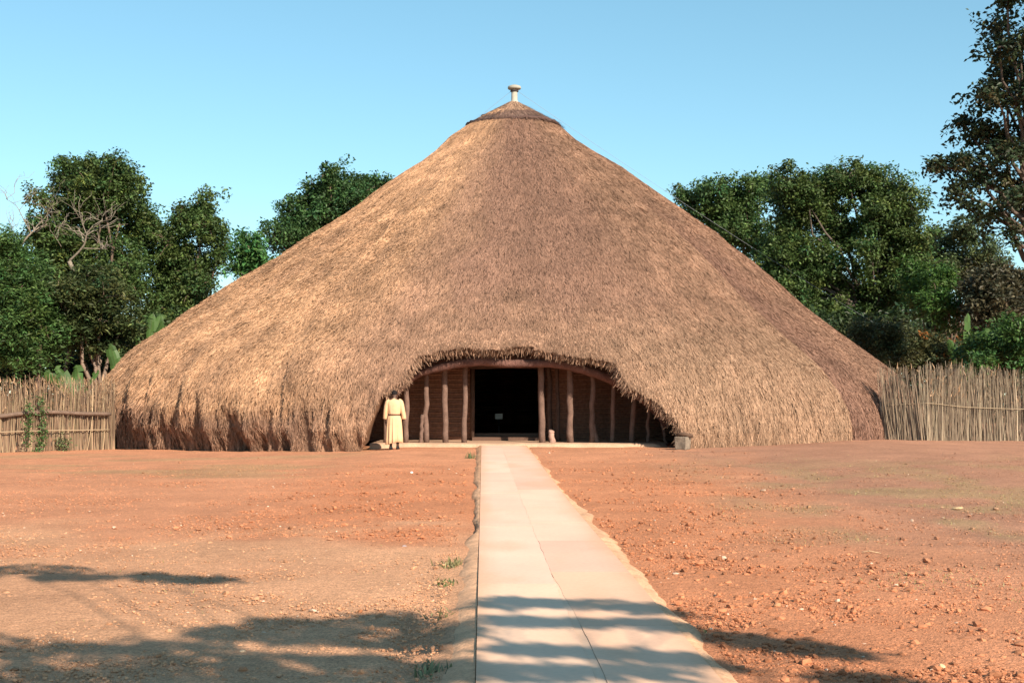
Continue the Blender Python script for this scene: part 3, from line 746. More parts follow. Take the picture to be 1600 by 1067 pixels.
def tree(name, label, cat, blobs, Y, trunk_px, tone, leaf=.2, cover=4.5, seed=1, group=None, trunk_r=.25, clump=.55, tvar=.28, up=.35, droop=0., depth=1.0, aspect=.5, bark=None, gappy=.0, accent=None, base_y=None, fork=.45, fill=1.0):
    """blobs: (px, py, rx, ry) bearings and sizes of the boughs at distance Y; every bough is a limb ending in leaf clumps"""
    r6 = np.random.default_rng(seed); bark = BARK if bark is None else np.asarray(bark)
    tb = at(trunk_px, 0, Y); gz = float(ground(tb[0], Y)) - .1
    root = empty(name, (tb[0], Y, gz), label, cat, group)
    lm, tm = MB(), MB()
    zs = [at(b[0], b[1], Y)[2] for b in blobs]; zmax, zmin = max(zs), min(zs)
    zf = gz + (zmax - gz) * fork
    n = 8; u = np.linspace(0, 1, n); tp = np.stack([tb[0] + r6.normal(0, .05, n).cumsum() * .6, Y + r6.normal(0, .05, n).cumsum() * .6, gz + (zf - gz) * u], 1)
    tube(tm, tp, trunk_r * (1.25 - .55 * u), 10, bark, wob=.1, seed=seed)
    tp[:, 1] += 1.2 * depth * sstep(0, .5, u)
    cents, bl = [], []
    for (px, py, rx, ry) in blobs:
        dY = r6.normal(0, 1) * .9 * depth
        c = at(px, py, Y); c[1] += dY; k = Y / F
        rx_, ry_ = rx * k * 1.12, ry * k * 1.12; rd = (rx_ + ry_) * .5 * depth
        limb(tm, tp[-1 - int(r6.integers(0, 3))], c, trunk_r * .30, .025, r6, bark)
        m = max(10, int(3.4 * (rx_ * ry_ + rx_ * rd) / (clump * clump)))
        dr = r6.normal(0, 1, (m, 3)); dr /= np.linalg.norm(dr, axis=1)[:, None]
        rad = r6.random(m) ** .45 * np.where(r6.random(m) < .12, r6.uniform(1.05, 1.3, m), 1)
        q = c + dr * rad[:, None] * np.array([rx_, rd, ry_]) * .93
        cents.append(c); bl.append((rx_, rd, ry_))
        if gappy:
            keep = r6.random(m) > gappy; q = q[keep]; dr = dr[keep]; m = len(q)
        for j in range(0, m, 5):
            limb(tm, c + (q[j] - c) * .1, q[j], .03, .008, r6, bark, 4)
        per = max(6, int(cover * clump * clump * 1.1 / (leaf * leaf * aspect * .5) / 2.4))
        ctone = np.asarray(tone) * np.exp(r6.normal(0, .20, m))[:, None]
        hue = r6.normal(.03, .15, m); ctone = ctone * np.stack([1 + hue, 1 + 0 * hue, 1 - hue * .5], 1)
        if accent is not None:
            ac = r6.random(m) < accent[1]; ctone[ac] = ctone[ac] * .4 + np.asarray(accent[0]) * .6
        cs = clump * r6.uniform(.6, 1.25, m)
        off = r6.normal(0, 1, (m, per, 3)); off /= np.linalg.norm(off, axis=2)[..., None]; off *= (r6.random((m, per)) ** .4)[..., None]
        pl = q[:, None] + off * cs[:, None, None] * np.array([1, 1, .72])
        leaf_cards(lm, pl.reshape(-1, 3), leaf, np.repeat(ctone, per, 0), tvar, r6, up, off.reshape(-1, 3), aspect, droop=droop)
    # leaves filling the depth of the crown between neighbouring boughs
    cents = np.array(cents); bl = np.array(bl); nb_ = len(cents)
    if fill and nb_ > 2:
        d = np.linalg.norm((cents[:, None] - cents[None])[..., [0, 2]], axis=2) + np.eye(nb_) * 99
        for i in range(nb_):
            for j in np.argsort(d[i])[:3]:
                if d[i, j] > 1.9 * (bl[i, 0] + bl[j, 0]) * .9: continue
                m = int(fill * 5 * bl[i, 0] * bl[i, 2] / (clump * clump) * .35) + 1
                t = r6.uniform(.25, .75, m)[:, None]
                q = cents[i] * (1 - t) + cents[j] * t + r6.normal(0, .42, (m, 3)) * bl[i] * .8; q[:, 1] += r6.uniform(.2, 2.2, m) * depth
                per = max(6, int(cover * clump * clump * 1.1 / (leaf * leaf * aspect * .5) / 2.4))
                ct = np.asarray(tone) * np.exp(r6.normal(0, .2, m))[:, None]
                off = r6.normal(0, 1, (m, per, 3)); off /= np.linalg.norm(off, axis=2)[..., None]; off *= (r6.random((m, per)) ** .4)[..., None]
                leaf_cards(lm, (q[:, None] + off * clump * 1.1).reshape(-1, 3), leaf * 1.15, np.repeat(ct, per, 0), tvar, r6, up, None, aspect, droop=droop)
    tm.build('trunk', M_bark, root, smooth=True); lm.build('crown', M_leaf, root)
    return root

G_mid = (.058, .097, .027); G_dark = (.028, .050, .018); G_olive = (.064, .071, .028); G_bright = (.055, .115, .024); G_brown = (.058, .055, .030)
tree('tall_tree', 'tall rounded tree with hanging foliage, highest of the trees left of the hut', 'tree',
     [(150, 268, 42, 30), (108, 286, 38, 36), (188, 298, 34, 38), (78, 330, 30, 42), (140, 335, 55, 48), (205, 345, 26, 40), (115, 388, 46, 36), (185, 405, 32, 40), (160, 450, 40, 38), (90, 440, 40, 40), (205, 440, 30, 34), (60, 380, 26, 34), (150, 300, 46, 36), (100, 262, 16, 18), (190, 255, 14, 16)], 66, 150, G_mid, seed=11, leaf=.18, cover=5, clump=.45, trunk_r=.35, droop=.5)
tree('vine_draped_tree', 'smaller leafy tree with drooping right side, between tallest left tree and hut roof', 'tree',
     [(312, 310, 18, 22), (277, 335, 22, 20), (318, 350, 30, 32), (262, 378, 34, 40), (342, 390, 14, 42), (290, 420, 36, 42), (250, 455, 34, 40), (310, 455, 34, 32), (280, 490, 40, 34), (240, 410, 26, 40), (230, 490, 30, 30)], 68, 285, G_mid, seed=12, leaf=.18, clump=.42, trunk_r=.25, droop=.7)
tree('young_tree', 'small fresh green pointed tree peeping over the left slope of the roof', 'tree',
     [(385, 382, 20, 24), (372, 412, 18, 20), (402, 395, 18, 24), (392, 420, 26, 26)], 64, 388, (.06, .15, .04), seed=13, leaf=.26, trunk_r=.12, clump=.4, aspect=.35)
tree('broad_tree', 'broad dark tree rising behind the left slope of the thatched roof', 'tree',
     [(516, 272, 20, 18), (492, 298, 28, 26), (545, 292, 32, 26), (596, 284, 24, 18), (458, 332, 28, 34), (510, 338, 45, 40), (440, 372, 22, 28), (565, 312, 30, 26), (470, 385, 34, 28)], 76, 505, (.045, .095, .03), seed=14, leaf=.20, clump=.45, trunk_r=.3, gappy=.12)
tree('mango_tree', 'dense dark tree with layered leathery foliage and thick trunk behind the left fence', 'tree',
     [(140, 432, 38, 26), (108, 462, 46, 28), (168, 468, 38, 28), (128, 500, 58, 28), (184, 508, 28, 26), (142, 538, 52, 22), (84, 515, 34, 28)], 54, 140, (.062, .085, .030), seed=15, leaf=.24, trunk_r=.33, clump=.4, up=.9, aspect=.32, tvar=.3, fork=.35, bark=(.30, .22, .17))
tree('feathery_tree', 'mid green feathery tree at the far left edge behind the fence', 'tree',
     [(12, 415, 38, 40), (45, 445, 34, 32), (10, 475, 50, 36), (60, 482, 26, 30), (28, 520, 44, 30), (5, 550, 30, 28), (-50, 470, 50, 60), (5, 375, 25, 22), (-60, 400, 40, 40), (70, 520, 26, 30), (40, 565, 36, 20)], 52, 57, (.065, .125, .035), seed=16, leaf=.2, trunk_r=.14, clump=.42, up=.8, aspect=.3, fork=.6, bark=(.11, .07, .055))
# bare trees
def bare(label, paths, Y, base_px, seed):
    r6 = np.random.default_rng(seed); b = at(base_px, 0, Y)
    gz = float(ground(b[0], Y)); root = empty('bare_tree', (b[0], Y, gz), label, 'bare tree'); mb = MB()
    first = at(*paths[0][0][:2], Y)
    limb(mb, (b[0], Y, gz), first, .14, .09, r6, np.array([.25, .21, .16]))
    for p, r0, r1 in [(q[:-2], q[-2], q[-1]) for q in paths]:
        P = np.array([at(x, y, Y) for x, y in p]); P[:, 1] += np.linspace(0, r6.normal(0, .5), len(P))
        tt = np.linspace(0, len(P) - 1, 5 * len(P)); Q = smooth_curve(P, tt)
        tube(mb, Q, np.linspace(r0, r1, len(Q)) * .5, 6, np.array([.20, .165, .125]))
        for _ in range(5):
            i = r6.integers(len(Q) // 2, len(Q)); e = Q[i] + r6.normal(0, 1, 3) * np.array([.5, .5, .35]) + np.array([0, 0, .5])
            limb(mb, Q[i], e, r1 * .6, .006, r6, np.array([.25, .21, .165]), 5, .3)
            for _ in range(2):
                limb(mb, e * .5 + Q[i] * .5, e + r6.normal(0, .4, 3), r1 * .3, .005, r6, np.array([.25, .21, .165]), 4, .3)
    mb.build('branches', M_bark, root, smooth=True)
bare('pale leafless tree with upswept twigs at the far left edge', [[(28, 394), (38, 372), (50, 358), (68, 348), .10, .05], [(34, 378), (24, 366), (14, 360), .05, .02], [(46, 360), (36, 340), (28, 322), (12, 312), .05, .02], [(60, 352), (72, 338), (76, 326), .04, .015]], 58, 20, 21)
bare('pale leafless forked branch standing in front of the tallest left tree', [[(108, 408), (124, 394), (134, 382), (137, 366), (148, 354), .10, .05], [(130, 388), (146, 387), (158, 386), .05, .03], [(137, 370), (128, 352), (122, 340), .045, .02], [(146, 356), (162, 346), (174, 344), .04, .02], [(96, 386), (92, 374), (86, 362), .04, .02]], 57, 100, 22)
tree('shrub', 'dark shrub behind the fence, under the mango tree trunk', 'shrub', [(95, 572, 46, 20), (185, 572, 30, 22), (140, 588, 40, 16)], 57, 130, G_dark, seed=17, leaf=.22, trunk_r=.06)
tree('shrub', 'dark low shrub behind the fence at the far left edge', 'shrub', [(25, 580, 40, 22), (-20, 570, 40, 30)], 56, 20, G_dark, seed=18, leaf=.22, trunk_r=.06)
tree('shrub', 'green shrub squeezed between banana plants and the left roof edge', 'shrub', [(215, 545, 26, 22), (240, 515, 22, 22), (265, 500, 26, 18), (205, 580, 24, 20)], 60, 225, G_mid, seed=19, leaf=.24, trunk_r=.06)
# right side
tree('spreading_tree', 'large spreading tree with gaps in its crown, highest behind the right roof slope', 'tree',
     [(1330, 272, 42, 26), (1290, 288, 38, 28), (1382, 280, 42, 30), (1250, 308, 34, 34), (1418, 318, 30, 40), (1300, 330, 44, 32), (1240, 358, 38, 38), (1375, 335, 44, 30), (1432, 378, 28, 42), (1215, 405, 38, 34), (1285, 405, 42, 32), (1415, 425, 32, 36), (1240, 455, 36, 34), (1318, 450, 30, 26), (1425, 470, 30, 30), (1285, 496, 48, 28), (1360, 492, 40, 22), (1395, 405, 26, 24), (1360, 445, 30, 20), (1228, 285, 26, 26), (1345, 395, 18, 34), (1330, 365, 30, 20), (1205, 450, 34, 36), (1260, 430, 40, 30), (1250, 520, 40, 26), (1400, 370, 34, 30)], 66, 1378, G_mid, seed=31, leaf=.18, cover=5, clump=.45, trunk_r=.34, gappy=.06, droop=.3, bark=(.10, .08, .065))
tree('bushy_tree', 'lighter green bushy tree directly behind the right slope of the roof', 'tree',
     [(1068, 304, 16, 14), (1118, 308, 30, 26), (1168, 292, 20, 24), (1098, 332, 28, 24), (1150, 336, 40, 34), (1205, 290, 30, 22), (1180, 376, 36, 34), (1135, 360, 26, 22)], 74, 1150, (.062, .115, .035), seed=32, leaf=.20, clump=.45, trunk_r=.28)
tree('grey_green_tree', 'greyish green tree between the spreading tree and the tall tree at right edge', 'tree',
     [(1500, 362, 26, 20), (1468, 382, 26, 26), (1525, 394, 26, 28), (1547, 420, 20, 20), (1485, 430, 34, 34), (1570, 440, 34, 24)], 71, 1495, (.075, .105, .045), seed=33, leaf=.19, clump=.45, trunk_r=.2)
tree('bright_shrub', 'bright fresh green shrub right of the spreading tree trunk', 'shrub',
     [(1465, 436, 32, 26), (1450, 468, 30, 28), (1478, 492, 28, 28), (1442, 418, 18, 16)], 58, 1462, G_bright, seed=34, leaf=.2, trunk_r=.1, clump=.4, aspect=.35)
tree('brown_shrub', 'brownish olive shrub below the tall tree at the right edge', 'shrub',
     [(1530, 448, 36, 28), (1575, 440, 36, 28), (1558, 488, 44, 34), (1605, 475, 34, 40), (1520, 500, 28, 28)], 56, 1560, G_brown, seed=35, leaf=.2, trunk_r=.1, clump=.42)
tree('hedge_shrub', 'glossy green shrub overhanging the right fence at the right edge', 'shrub',
     [(1582, 518, 32, 24), (1550, 540, 34, 26), (1592, 556, 34, 24), (1528, 562, 22, 16), (1640, 540, 34, 40), (1592, 582, 26, 12)], 47.5, 1580, (.055, .115, .028), seed=36, leaf=.16, trunk_r=.08, clump=.34)
tree('dry_shrub', 'straggly dry olive shrub with orange leaves behind the fence beside the roof edge', 'shrub',
     [(1345, 515, 26, 22), (1392, 525, 40, 24), (1440, 540, 38, 26), (1480, 556, 34, 20), (1400, 558, 40, 18), (1440, 570, 36, 14)], 54, 1410, G_olive, seed=37, leaf=.17, trunk_r=.07, clump=.36, gappy=.2, accent=((.45, .14, .03), .05), bark=(.34, .27, .19), aspect=.35)
tree('shrub', 'dark shrub in the shade under the spreading tree behind the right roof edge', 'shrub', [(1300, 520, 46, 24), (1350, 545, 40, 24), (1410, 510, 40, 30), (1240, 490, 30, 20)], 62, 1340, G_dark, seed=38, leaf=.23, trunk_r=.08)
tree('tall_edge_tree', 'tall dark tree leaning into the picture at the top right edge', 'tree',
     [(1592, 18, 20, 14), (1560, 8, 18, 8), (1598, 40, 16, 14), (1545, 85, 24, 20), (1575, 85, 26, 26), (1600, 100, 30, 34), (1535, 150, 20, 18), (1565, 145, 26, 20), (1600, 160, 40, 34), (1528, 178, 14, 10), (1550, 195, 28, 20), (1590, 210, 40, 28), (1466, 258, 11, 13), (1500, 250, 15, 12), (1530, 245, 26, 15), (1570, 240, 34, 20), (1532, 282, 26, 15), (1568, 275, 22, 15), (1502, 302, 13, 14), (1522, 330, 22, 14), (1572, 318, 24, 22), (1550, 335, 14, 10), (1590, 366, 14, 14), (1605, 300, 26, 26),
      (1660, 60, 60, 60), (1720, 120, 60, 60), (1660, 180, 60, 50), (1720, 240, 60, 60), (1660, 290, 40, 40), (1640, -40, 60, 50), (1720, -20, 60, 60), (1680, -110, 70, 60), (1780, 60, 60, 70), (1800, 180, 60, 70)], 43, 1655, (.030, .048, .022), seed=39, leaf=.17, trunk_r=.34, clump=.33, tvar=.32, gappy=.16, cover=4.5, fill=.12, accent=((.10, .075, .03), .15), bark=(.10, .075, .06), depth=1.0, aspect=.55)

# far wood closing the view behind the trees
mb = MB(); r6 = np.random.default_rng(77)
n = 60000; x = r6.uniform(-60, 60, n); y = r6.uniform(92, 104, n); hh = 6.5 + 3.5 * fbm(x * .18, x * 0, seed=4)
P = np.stack([x, y, -0.6 + hh * r6.random(n) ** .7], 1)
leaf_cards(mb, P, np.full(n, .75), np.array([.026, .048, .020]), .35, r6, .4)
tag(mb.build('far_wood', M_leaf), 'low dark belt of woodland far behind the trees', 'wood', kind='stuff')

# banana plants
def banana(label, px, Y, leaves, seed, stem_h=1.6):
    r6 = np.random.default_rng(seed); b = at(px, 0, Y); gz = float(ground(b[0], Y))
    root = empty('banana_plant', (b[0], Y, gz), label, 'banana plant', 'banana plants behind the fences')
    mb = MB(); tube(mb, [(b[0], Y, gz), (b[0] + .03, Y, gz + stem_h * .6), (b[0] + .05, Y, gz + stem_h)], [.12, .10, .06], 8, np.array([.16, .17, .06])); mb.build('stem', M_leaf, root, smooth=True)
    for (tx, ty, wd) in leaves:
        mb = MB(); t_ = at(tx, ty, Y); t_[1] += r6.normal(0, .3); a = np.array([b[0] + .05, Y, gz + stem_h])
        n = 40; u = np.linspace(0, 1, n); Ln = np.linalg.norm(t_ - a)
        P = a + (t_ - a) * u[:, None]; P[:, 2] += .10 * Ln * np.sin(u * 3.14); P[:, 0] += .06 * Ln * r6.normal() * u ** 2
        T = np.gradient(P, axis=0); T /= np.linalg.norm(T, axis=1)[:, None]
        A = np.cross(T, [r6.normal(0, .5), -1, .2]); A /= np.linalg.norm(A, axis=1)[:, None]; N_ = np.cross(A, T)
        tube(mb, P, .018 * (1.2 - u), 5, np.array([.10, .14, .04]))
        wv = wd * .95 * np.interp(u, [0, .2, .32, .75, .92, 1], [0, 0, .8, 1, .7, .1])
        for sg in (-1, 1):       # each side of the blade is torn into strips that droop differently
            k = int(n * .2)
            while k < n - 1:
                k2 = min(n - 1, k + int(r6.integers(2, 8))); dr = r6.uniform(-.1, .75); sh = r6.uniform(.8, 1.05)
                i = np.arange(k, k2 + 1); ww = (wv[i] * sh)[:, None]
                O = P[i] + sg * A[i] * ww * math.cos(dr) - N_[i] * ww * math.sin(dr) * .6 + T[i] * ww * .35
                O[:, 2] -= ww[:, 0] * max(dr, 0) * .5
                M_ = (P[i] + O) / 2 + N_[i] * ww * .08
                mb.add(np.stack([P[i], M_, O], 1).reshape(-1, 3), grid_faces(len(i), 3), np.array([.060, .120, .030]) * r6.uniform(.75, 1.25))
                k = k2
        mb.build('leaf', M_leaf, root)
banana('banana plant with tall upright leaves beside the left roof slope', 232, 57, [(232, 490, .26), (244, 492, .24), (250, 502, .22), (212, 508, .2)], 1, 2.4)
banana('banana plant with a broad folded leaf just above the left roof edge', 190, 52, [(174, 538, .32), (166, 585, .22), (200, 560, .2)], 2, 1.5)
banana('banana plant with torn low leaves behind the left fence', 118, 52, [(122, 570, .3), (150, 578, .2), (95, 572, .25), (75, 582, .25)], 3, 1.6)
banana('banana plant with one upright ragged leaf behind the right fence', 1508, 52, [(1511, 490, .26), (1535, 512, .3), (1492, 540, .22), (1475, 530, .18)], 4, 1.5)

# climbers and weeds along the left fence
def climber(name, label, cat, pts_px, Y, n, seed, leaf=.09, spread=.07, tone=(.07, .13, .04)):
    r6 = np.random.default_rng(seed); P = np.array([at(x, y, Y(x) if callable(Y) else Y) for x, y in pts_px])
    root = empty(name, P[-1], label, cat); mb = MB()
    Q = smooth_curve(P, np.linspace(0, len(P) - 1, 30)); tube(mb, Q, .012, 5, BARK); mb.build('stem', M_bark, root)
    mb = MB(); i = r6.integers(0, 30, n); q = Q[i] + r6.normal(0, 1, (n, 3)) * np.array([spread, .04, spread]); q[:, 1] -= .05
    leaf_cards(mb, q, np.full(n, leaf), np.array(tone), .3, r6, .2); mb.build('foliage', M_leaf, root)
yl = lambda x: np.interp((x - 800) / F * 39.8, [-14.7, -12.25], [38.5, 41.3]) - .2
climber('climber', 'green climbing vine on the left fence, the one nearer the picture edge', 'vine', [(45, 628), (49, 650), (46, 670), (44, 695)], yl, 260, 1)
climber('climber', 'green climbing vine on the left fence, the one reaching the ground', 'vine', [(66, 620), (68, 645), (70, 672), (68, 690), (60, 703)], yl, 330, 2)
climber('weed', 'low green weed at the foot of the left fence', 'weed', [(97, 688), (99, 694), (103, 701)], lambda x: yl(x) - .1, 240, 3, .08, .13, (.11, .14, .06))

# grass tufts
def tuft(label, px, py, n, h, seed, tone=(.20, .24, .08), spread=.06):
    r6 = np.random.default_rng(seed); g = gpt(px, py); mb = MB()
    a = np.stack([g[0] + r6.normal(0, spread, n), g[1] + r6.normal(0, spread * 1.6, n), np.full(n, g[2] - .03)], 1)
    d = np.stack([r6.normal(0, .35, n), r6.normal(0, .35, n), r6.uniform(.5, 1, n)], 1) * (h * r6.uniform(.5, 1.1, n))[:, None]
    wv = np.stack([r6.normal(0, .004, n), r6.normal(0, .003, n), 0 * a[:, 0]], 1) + np.array([.003, 0, 0])
    V = np.stack([a - wv, a + wv, a + d * .6 + wv * .7, a + d * .6 - wv * .7, a + d + np.array([0, 0, -.01])], 1)
    i = np.arange(n)[:, None] * 5
    c = np.asarray(tone) * np.exp(r6.normal(0, .3, n))[:, None]
    mb.add(V.reshape(-1, 3), [i + np.array([[0, 1, 2, 3]]), i + np.array([[3, 2, 4]])], np.repeat(c, 5, 0))
    o = mb.build('grass_tuft', M_leaf, loc=g); tag(o, label, 'grass tuft', 'grass tufts beside the path')
tuft('tallest dry grass tuft beside the path edge, where the left mortar edge begins', 708, 880, 90, .12, 1, (.24, .22, .10), .07)
tuft('greener grass tuft in the gutter, just nearer than the tallest tuft', 699, 908, 60, .09, 2, (.15, .19, .07), .05)
tuft('sparse grass tuft in the gutter at the edge of the tree shadow', 690, 955, 40, .07, 3, (.17, .16, .08), .06)
tuft('grass tuft in the gutter nearest the bottom of the picture', 672, 1045, 70, .10, 4, (.18, .19, .10), .05)
tuft('small pale grass tuft just right of the path edge in the shadow', 1103, 985, 50, .06, 5, (.30, .27, .13), .05)
tuft('dark green tuft at the far end of the path by the platform', 735, 715, 60, .22, 6, (.09, .14, .05), .05)

# thin grass over the brownish soil, too fine to count
mb = MB(); r6 = np.random.default_rng(9); n = 26000
y = 9 * (34 / 9) ** r6.random(n); x = (r6.random(n) * 2 - 1) * .41 * y
ok = (x > path_x(y, 1) + .5) | (x < path_x(y, -1) - .7)
gr = np.where(x > 0, sstep(.45, .65, fbm(x * .9, y * .6, seed=21)) * sstep(2, 4.5, x), .6 * sstep(.5, .66, fbm(x * .35, y * .9, seed=31)) * sstep(20, 25, y) + .04)
ok &= r6.random(n) < gr; x, y = x[ok], y[ok]; n = len(x)
a = np.stack([x, y, ground(x, y) - .005], 1); d = np.stack([r6.normal(0, .5, n), r6.normal(0, .5, n), r6.uniform(.3, 1, n)], 1) * r6.uniform(.015, .045, n)[:, None]
wv = np.stack([r6.uniform(.002, .006, n), 0 * x, 0 * x], 1)
mb.add(np.stack([a - wv, a + wv, a + d], 1).reshape(-1, 3), np.arange(3 * n).reshape(n, 3), np.repeat(np.array([.26, .23, .09]) * np.exp(r6.normal(0, .3, n))[:, None], 3, 0))
tag(mb.build('grass', M_leaf), 'thin short grass sprouting over the bare earth right of the path', 'grass', kind='stuff')

# single stones
def stone(label, px, py, s, tone, seed, flat=.6):
    r6 = np.random.default_rng(seed); V, Fc = rock_proto(0, r6); g = gpt(px, py)
    a = r6.random() * 6.28
    V = V * np.array([s, s * .75, s * flat]); ca, sa = math.cos(a * .2), math.sin(a * .2)
    V = np.stack([V[:, 0] * ca - V[:, 1] * sa, V[:, 0] * sa + V[:, 1] * ca, V[:, 2]], 1) + g + np.array([0, 0, s * flat * .4])
    mb = MB(); mb.add(V, Fc)
    o = mb.build('stone', mat('stone_' + str(seed), tone, rough=.9, noise=[(20, .75, 1.2)], bump=[(60, .6, .01)]), loc=g)
    sb = o.modifiers.new('round', 'SUBSURF'); sb.levels = sb.render_levels = 1
    tag(o, label, 'stone', 'larger loose stones on the earth')
stone('pale tan stone lying in the tree shadow left of the path', 379, 1019, .032, (.62, .44, .28), 1)
stone('brown clod the size of a fist, nearest large one right of the path', 1214, 948, .05, (.42, .21, .11), 2)
stone('dark clod casting a shadow on red soil right of the path', 1166, 834, .06, (.27, .13, .08), 3)
stone('grey brown flat stone, farthest of the big stones right of the path', 1193, 767, .085, (.38, .25, .17), 4, .4)
stone('long flat pale stone on the thinly grassed soil at right', 1497, 795, .11, (.52, .36, .2), 5, .3)
stone('dark brown flat stone beside the long pale one near the right edge', 1556, 796, .08, (.32, .19, .12), 6, .4)
stone('pale yellowish stone pair near the bottom right corner', 1472, 1043, .038, (.66, .46, .26), 7)
stone('small white stone on the red soil left of the path, near the hut', 643, 739, .05, (.82, .76, .7), 8)
stone('red brown pointed clod standing on bare soil at lower right', 1409, 983, .028, (.34, .14, .07), 9, 1.0)
stone('dark reddish stone in sunlit soil left of the path above the shadow', 563, 956, .028, (.32, .13, .06), 10, .8)
stone('bluish grey stone on the turned red soil left of the path', 632, 855, .04, (.30, .24, .24), 11)
mb = MB(); g = gpt(1358, 866); tube(mb, [g + [-.06, .03, .02], g + [0, 0, .035], g + [.11, -.02, .015]], [.006, .008, .005], 5, np.array([.5, .33, .2]))
tag(mb.build('twig', M_post), 'short pale dry twig lying on the grassy soil at right', 'twig')

# ------------------------------------------------------------------ person in a long robe, seen from behind
PX, PY = at(616, 0, 36.0)[0], 36.0; PG = float(ground(PX, PY)) + .005
per = empty('person', (PX, PY, PG), 'person seen from behind in a long cream robe with brown belt, beside the arch', 'person')
HT = 1.70
def P3(x, y, z): return (PX + x, PY + y, PG + z)
PER_K = .93
def skin_mesh(name, verts, edges, m, parent, sub=2, root=0):
    me = bpy.data.meshes.new(name); me.from_pydata([P3(*v[:3]) for v in verts], edges, []); me.update()
    o = bpy.data.objects.new(name, me); col.objects.link(o)
    sk = o.modifiers.new('skin', 'SKIN'); sk.use_smooth_shade = True
    ly = me.skin_vertices[0].data if me.skin_vertices else None
    if ly is None:
        me.attributes  # skin layer is created with the modifier
    for i, v in enumerate(verts):
        me.skin_vertices[0].data[i].radius = (v[3], v[4] if len(v) > 4 else v[3])
    me.skin_vertices[0].data[root].use_root = True
    ss = o.modifiers.new('sub', 'SUBSURF'); ss.levels = ss.render_levels = sub
    me.materials.append(m); o.parent = parent; o.matrix_parent_inverse = parent.matrix_basis.inverted()
    return o
M_skin = mat('brown_skin', (.085, .045, .03), rough=.55, spec=.35)
M_hair = mat('black_hair', (.012, .010, .010), rough=.9)
M_robe = mat('cream_cloth', (.64, .41, .24), rough=.85, noise=[(9, .93, 1.05)], bump=[(14, .25, .02)], spec=.1)
M_belt = mat('brown_leather', (.11, .05, .03), rough=.6)
M_shoe = mat('black_shoe', (.015, .014, .014), rough=.5)
bv_ = [(0, 0, .92, .13, .10), (0, 0, 1.10, .12, .09), (0, 0, 1.28, .15, .10), (0, .01, 1.40, .10, .08), (0, .03, 1.46, .055), (0, .055, 1.525, .058), (0, .075, 1.585, .078, .088), (0, .085, 1.645, .07, .08),
       (-.09, 0, .86, .085), (-.095, -.01, .48, .058), (-.10, .01, .09, .042), (-.10, .13, .04, .036, .03),
       (.09, 0, .86, .085), (.095, -.01, .48, .058), (.10, .01, .09, .042), (.10, .13, .04, .036, .03),
       (-.18, .01, 1.38, .062), (-.235, .0, 1.10, .042), (-.255, .06, .86, .030), (-.255, .075, .79, .035, .02),
       (.18, .01, 1.38, .062), (.235, .0, 1.10, .042), (.265, .06, .87, .030), (.27, .075, .80, .035, .02)]
be = [(0, 1), (1, 2), (2, 3), (3, 4), (4, 5), (5, 6), (6, 7), (0, 8), (8, 9), (9, 10), (10, 11), (0, 12), (12, 13), (13, 14), (14, 15), (3, 16), (16, 17), (17, 18), (18, 19), (3, 20), (20, 21), (21, 22), (22, 23)]
for (hx, sgn, hi) in ((-.255, -1, 19), (.27, 1, 23)):
    for k, (dy, ln) in enumerate(((-.028, .075), (-.010, .088), (.010, .085), (.028, .068))):
        a0 = len(bv_); z0 = bv_[hi][2]
        bv_ += [(hx, .075 + dy, z0 - .035, .011), (hx - sgn * .004, .078 + dy, z0 - .035 - ln * .5, .0095), (hx - sgn * .02, .082 + dy, z0 - .035 - ln * .95, .008)]
        be += [(hi, a0), (a0, a0 + 1), (a0 + 1, a0 + 2)]
    a0 = len(bv_); z0 = bv_[hi][2]
    bv_ += [(hx - sgn * .015, .075 + .042, z0 - .005, .012), (hx - sgn * .02, .075 + .056, z0 - .05, .0095)]
    be += [(hi, a0), (a0, a0 + 1)]
# face: nose and ears grown from the head
a0 = len(bv_); bv_ += [(0, .165, 1.585, .016), (0, .175, 1.57, .012)]; be += [(6, a0), (a0, a0 + 1)]
for sgn in (-1, 1):
    a0 = len(bv_); bv_ += [(sgn * .083, .07, 1.585, .014, .02)]; be += [(6, a0)]
body = skin_mesh('body', bv_, be, M_skin, per, 2)
mb = MB()
th = np.linspace(0, 2 * math.pi, 24, endpoint=False); rows = []
for u in np.linspace(0, 1, 10):
    a = u * math.pi * .58; rr = np.sin(a) * .092 + .001
    low = .6 + .4 * (np.sin(th) < .3)
    rows.append(np.stack([PX + rr * np.cos(th) * .93, PY + .075 + rr * np.sin(th) * 1.05, PG + 1.612 + np.cos(a) * .098 * np.ones(24)], 1))
mb.add(np.concatenate(rows), grid_faces(10, 24, True)); mb.build('hair', M_hair, per, smooth=True)
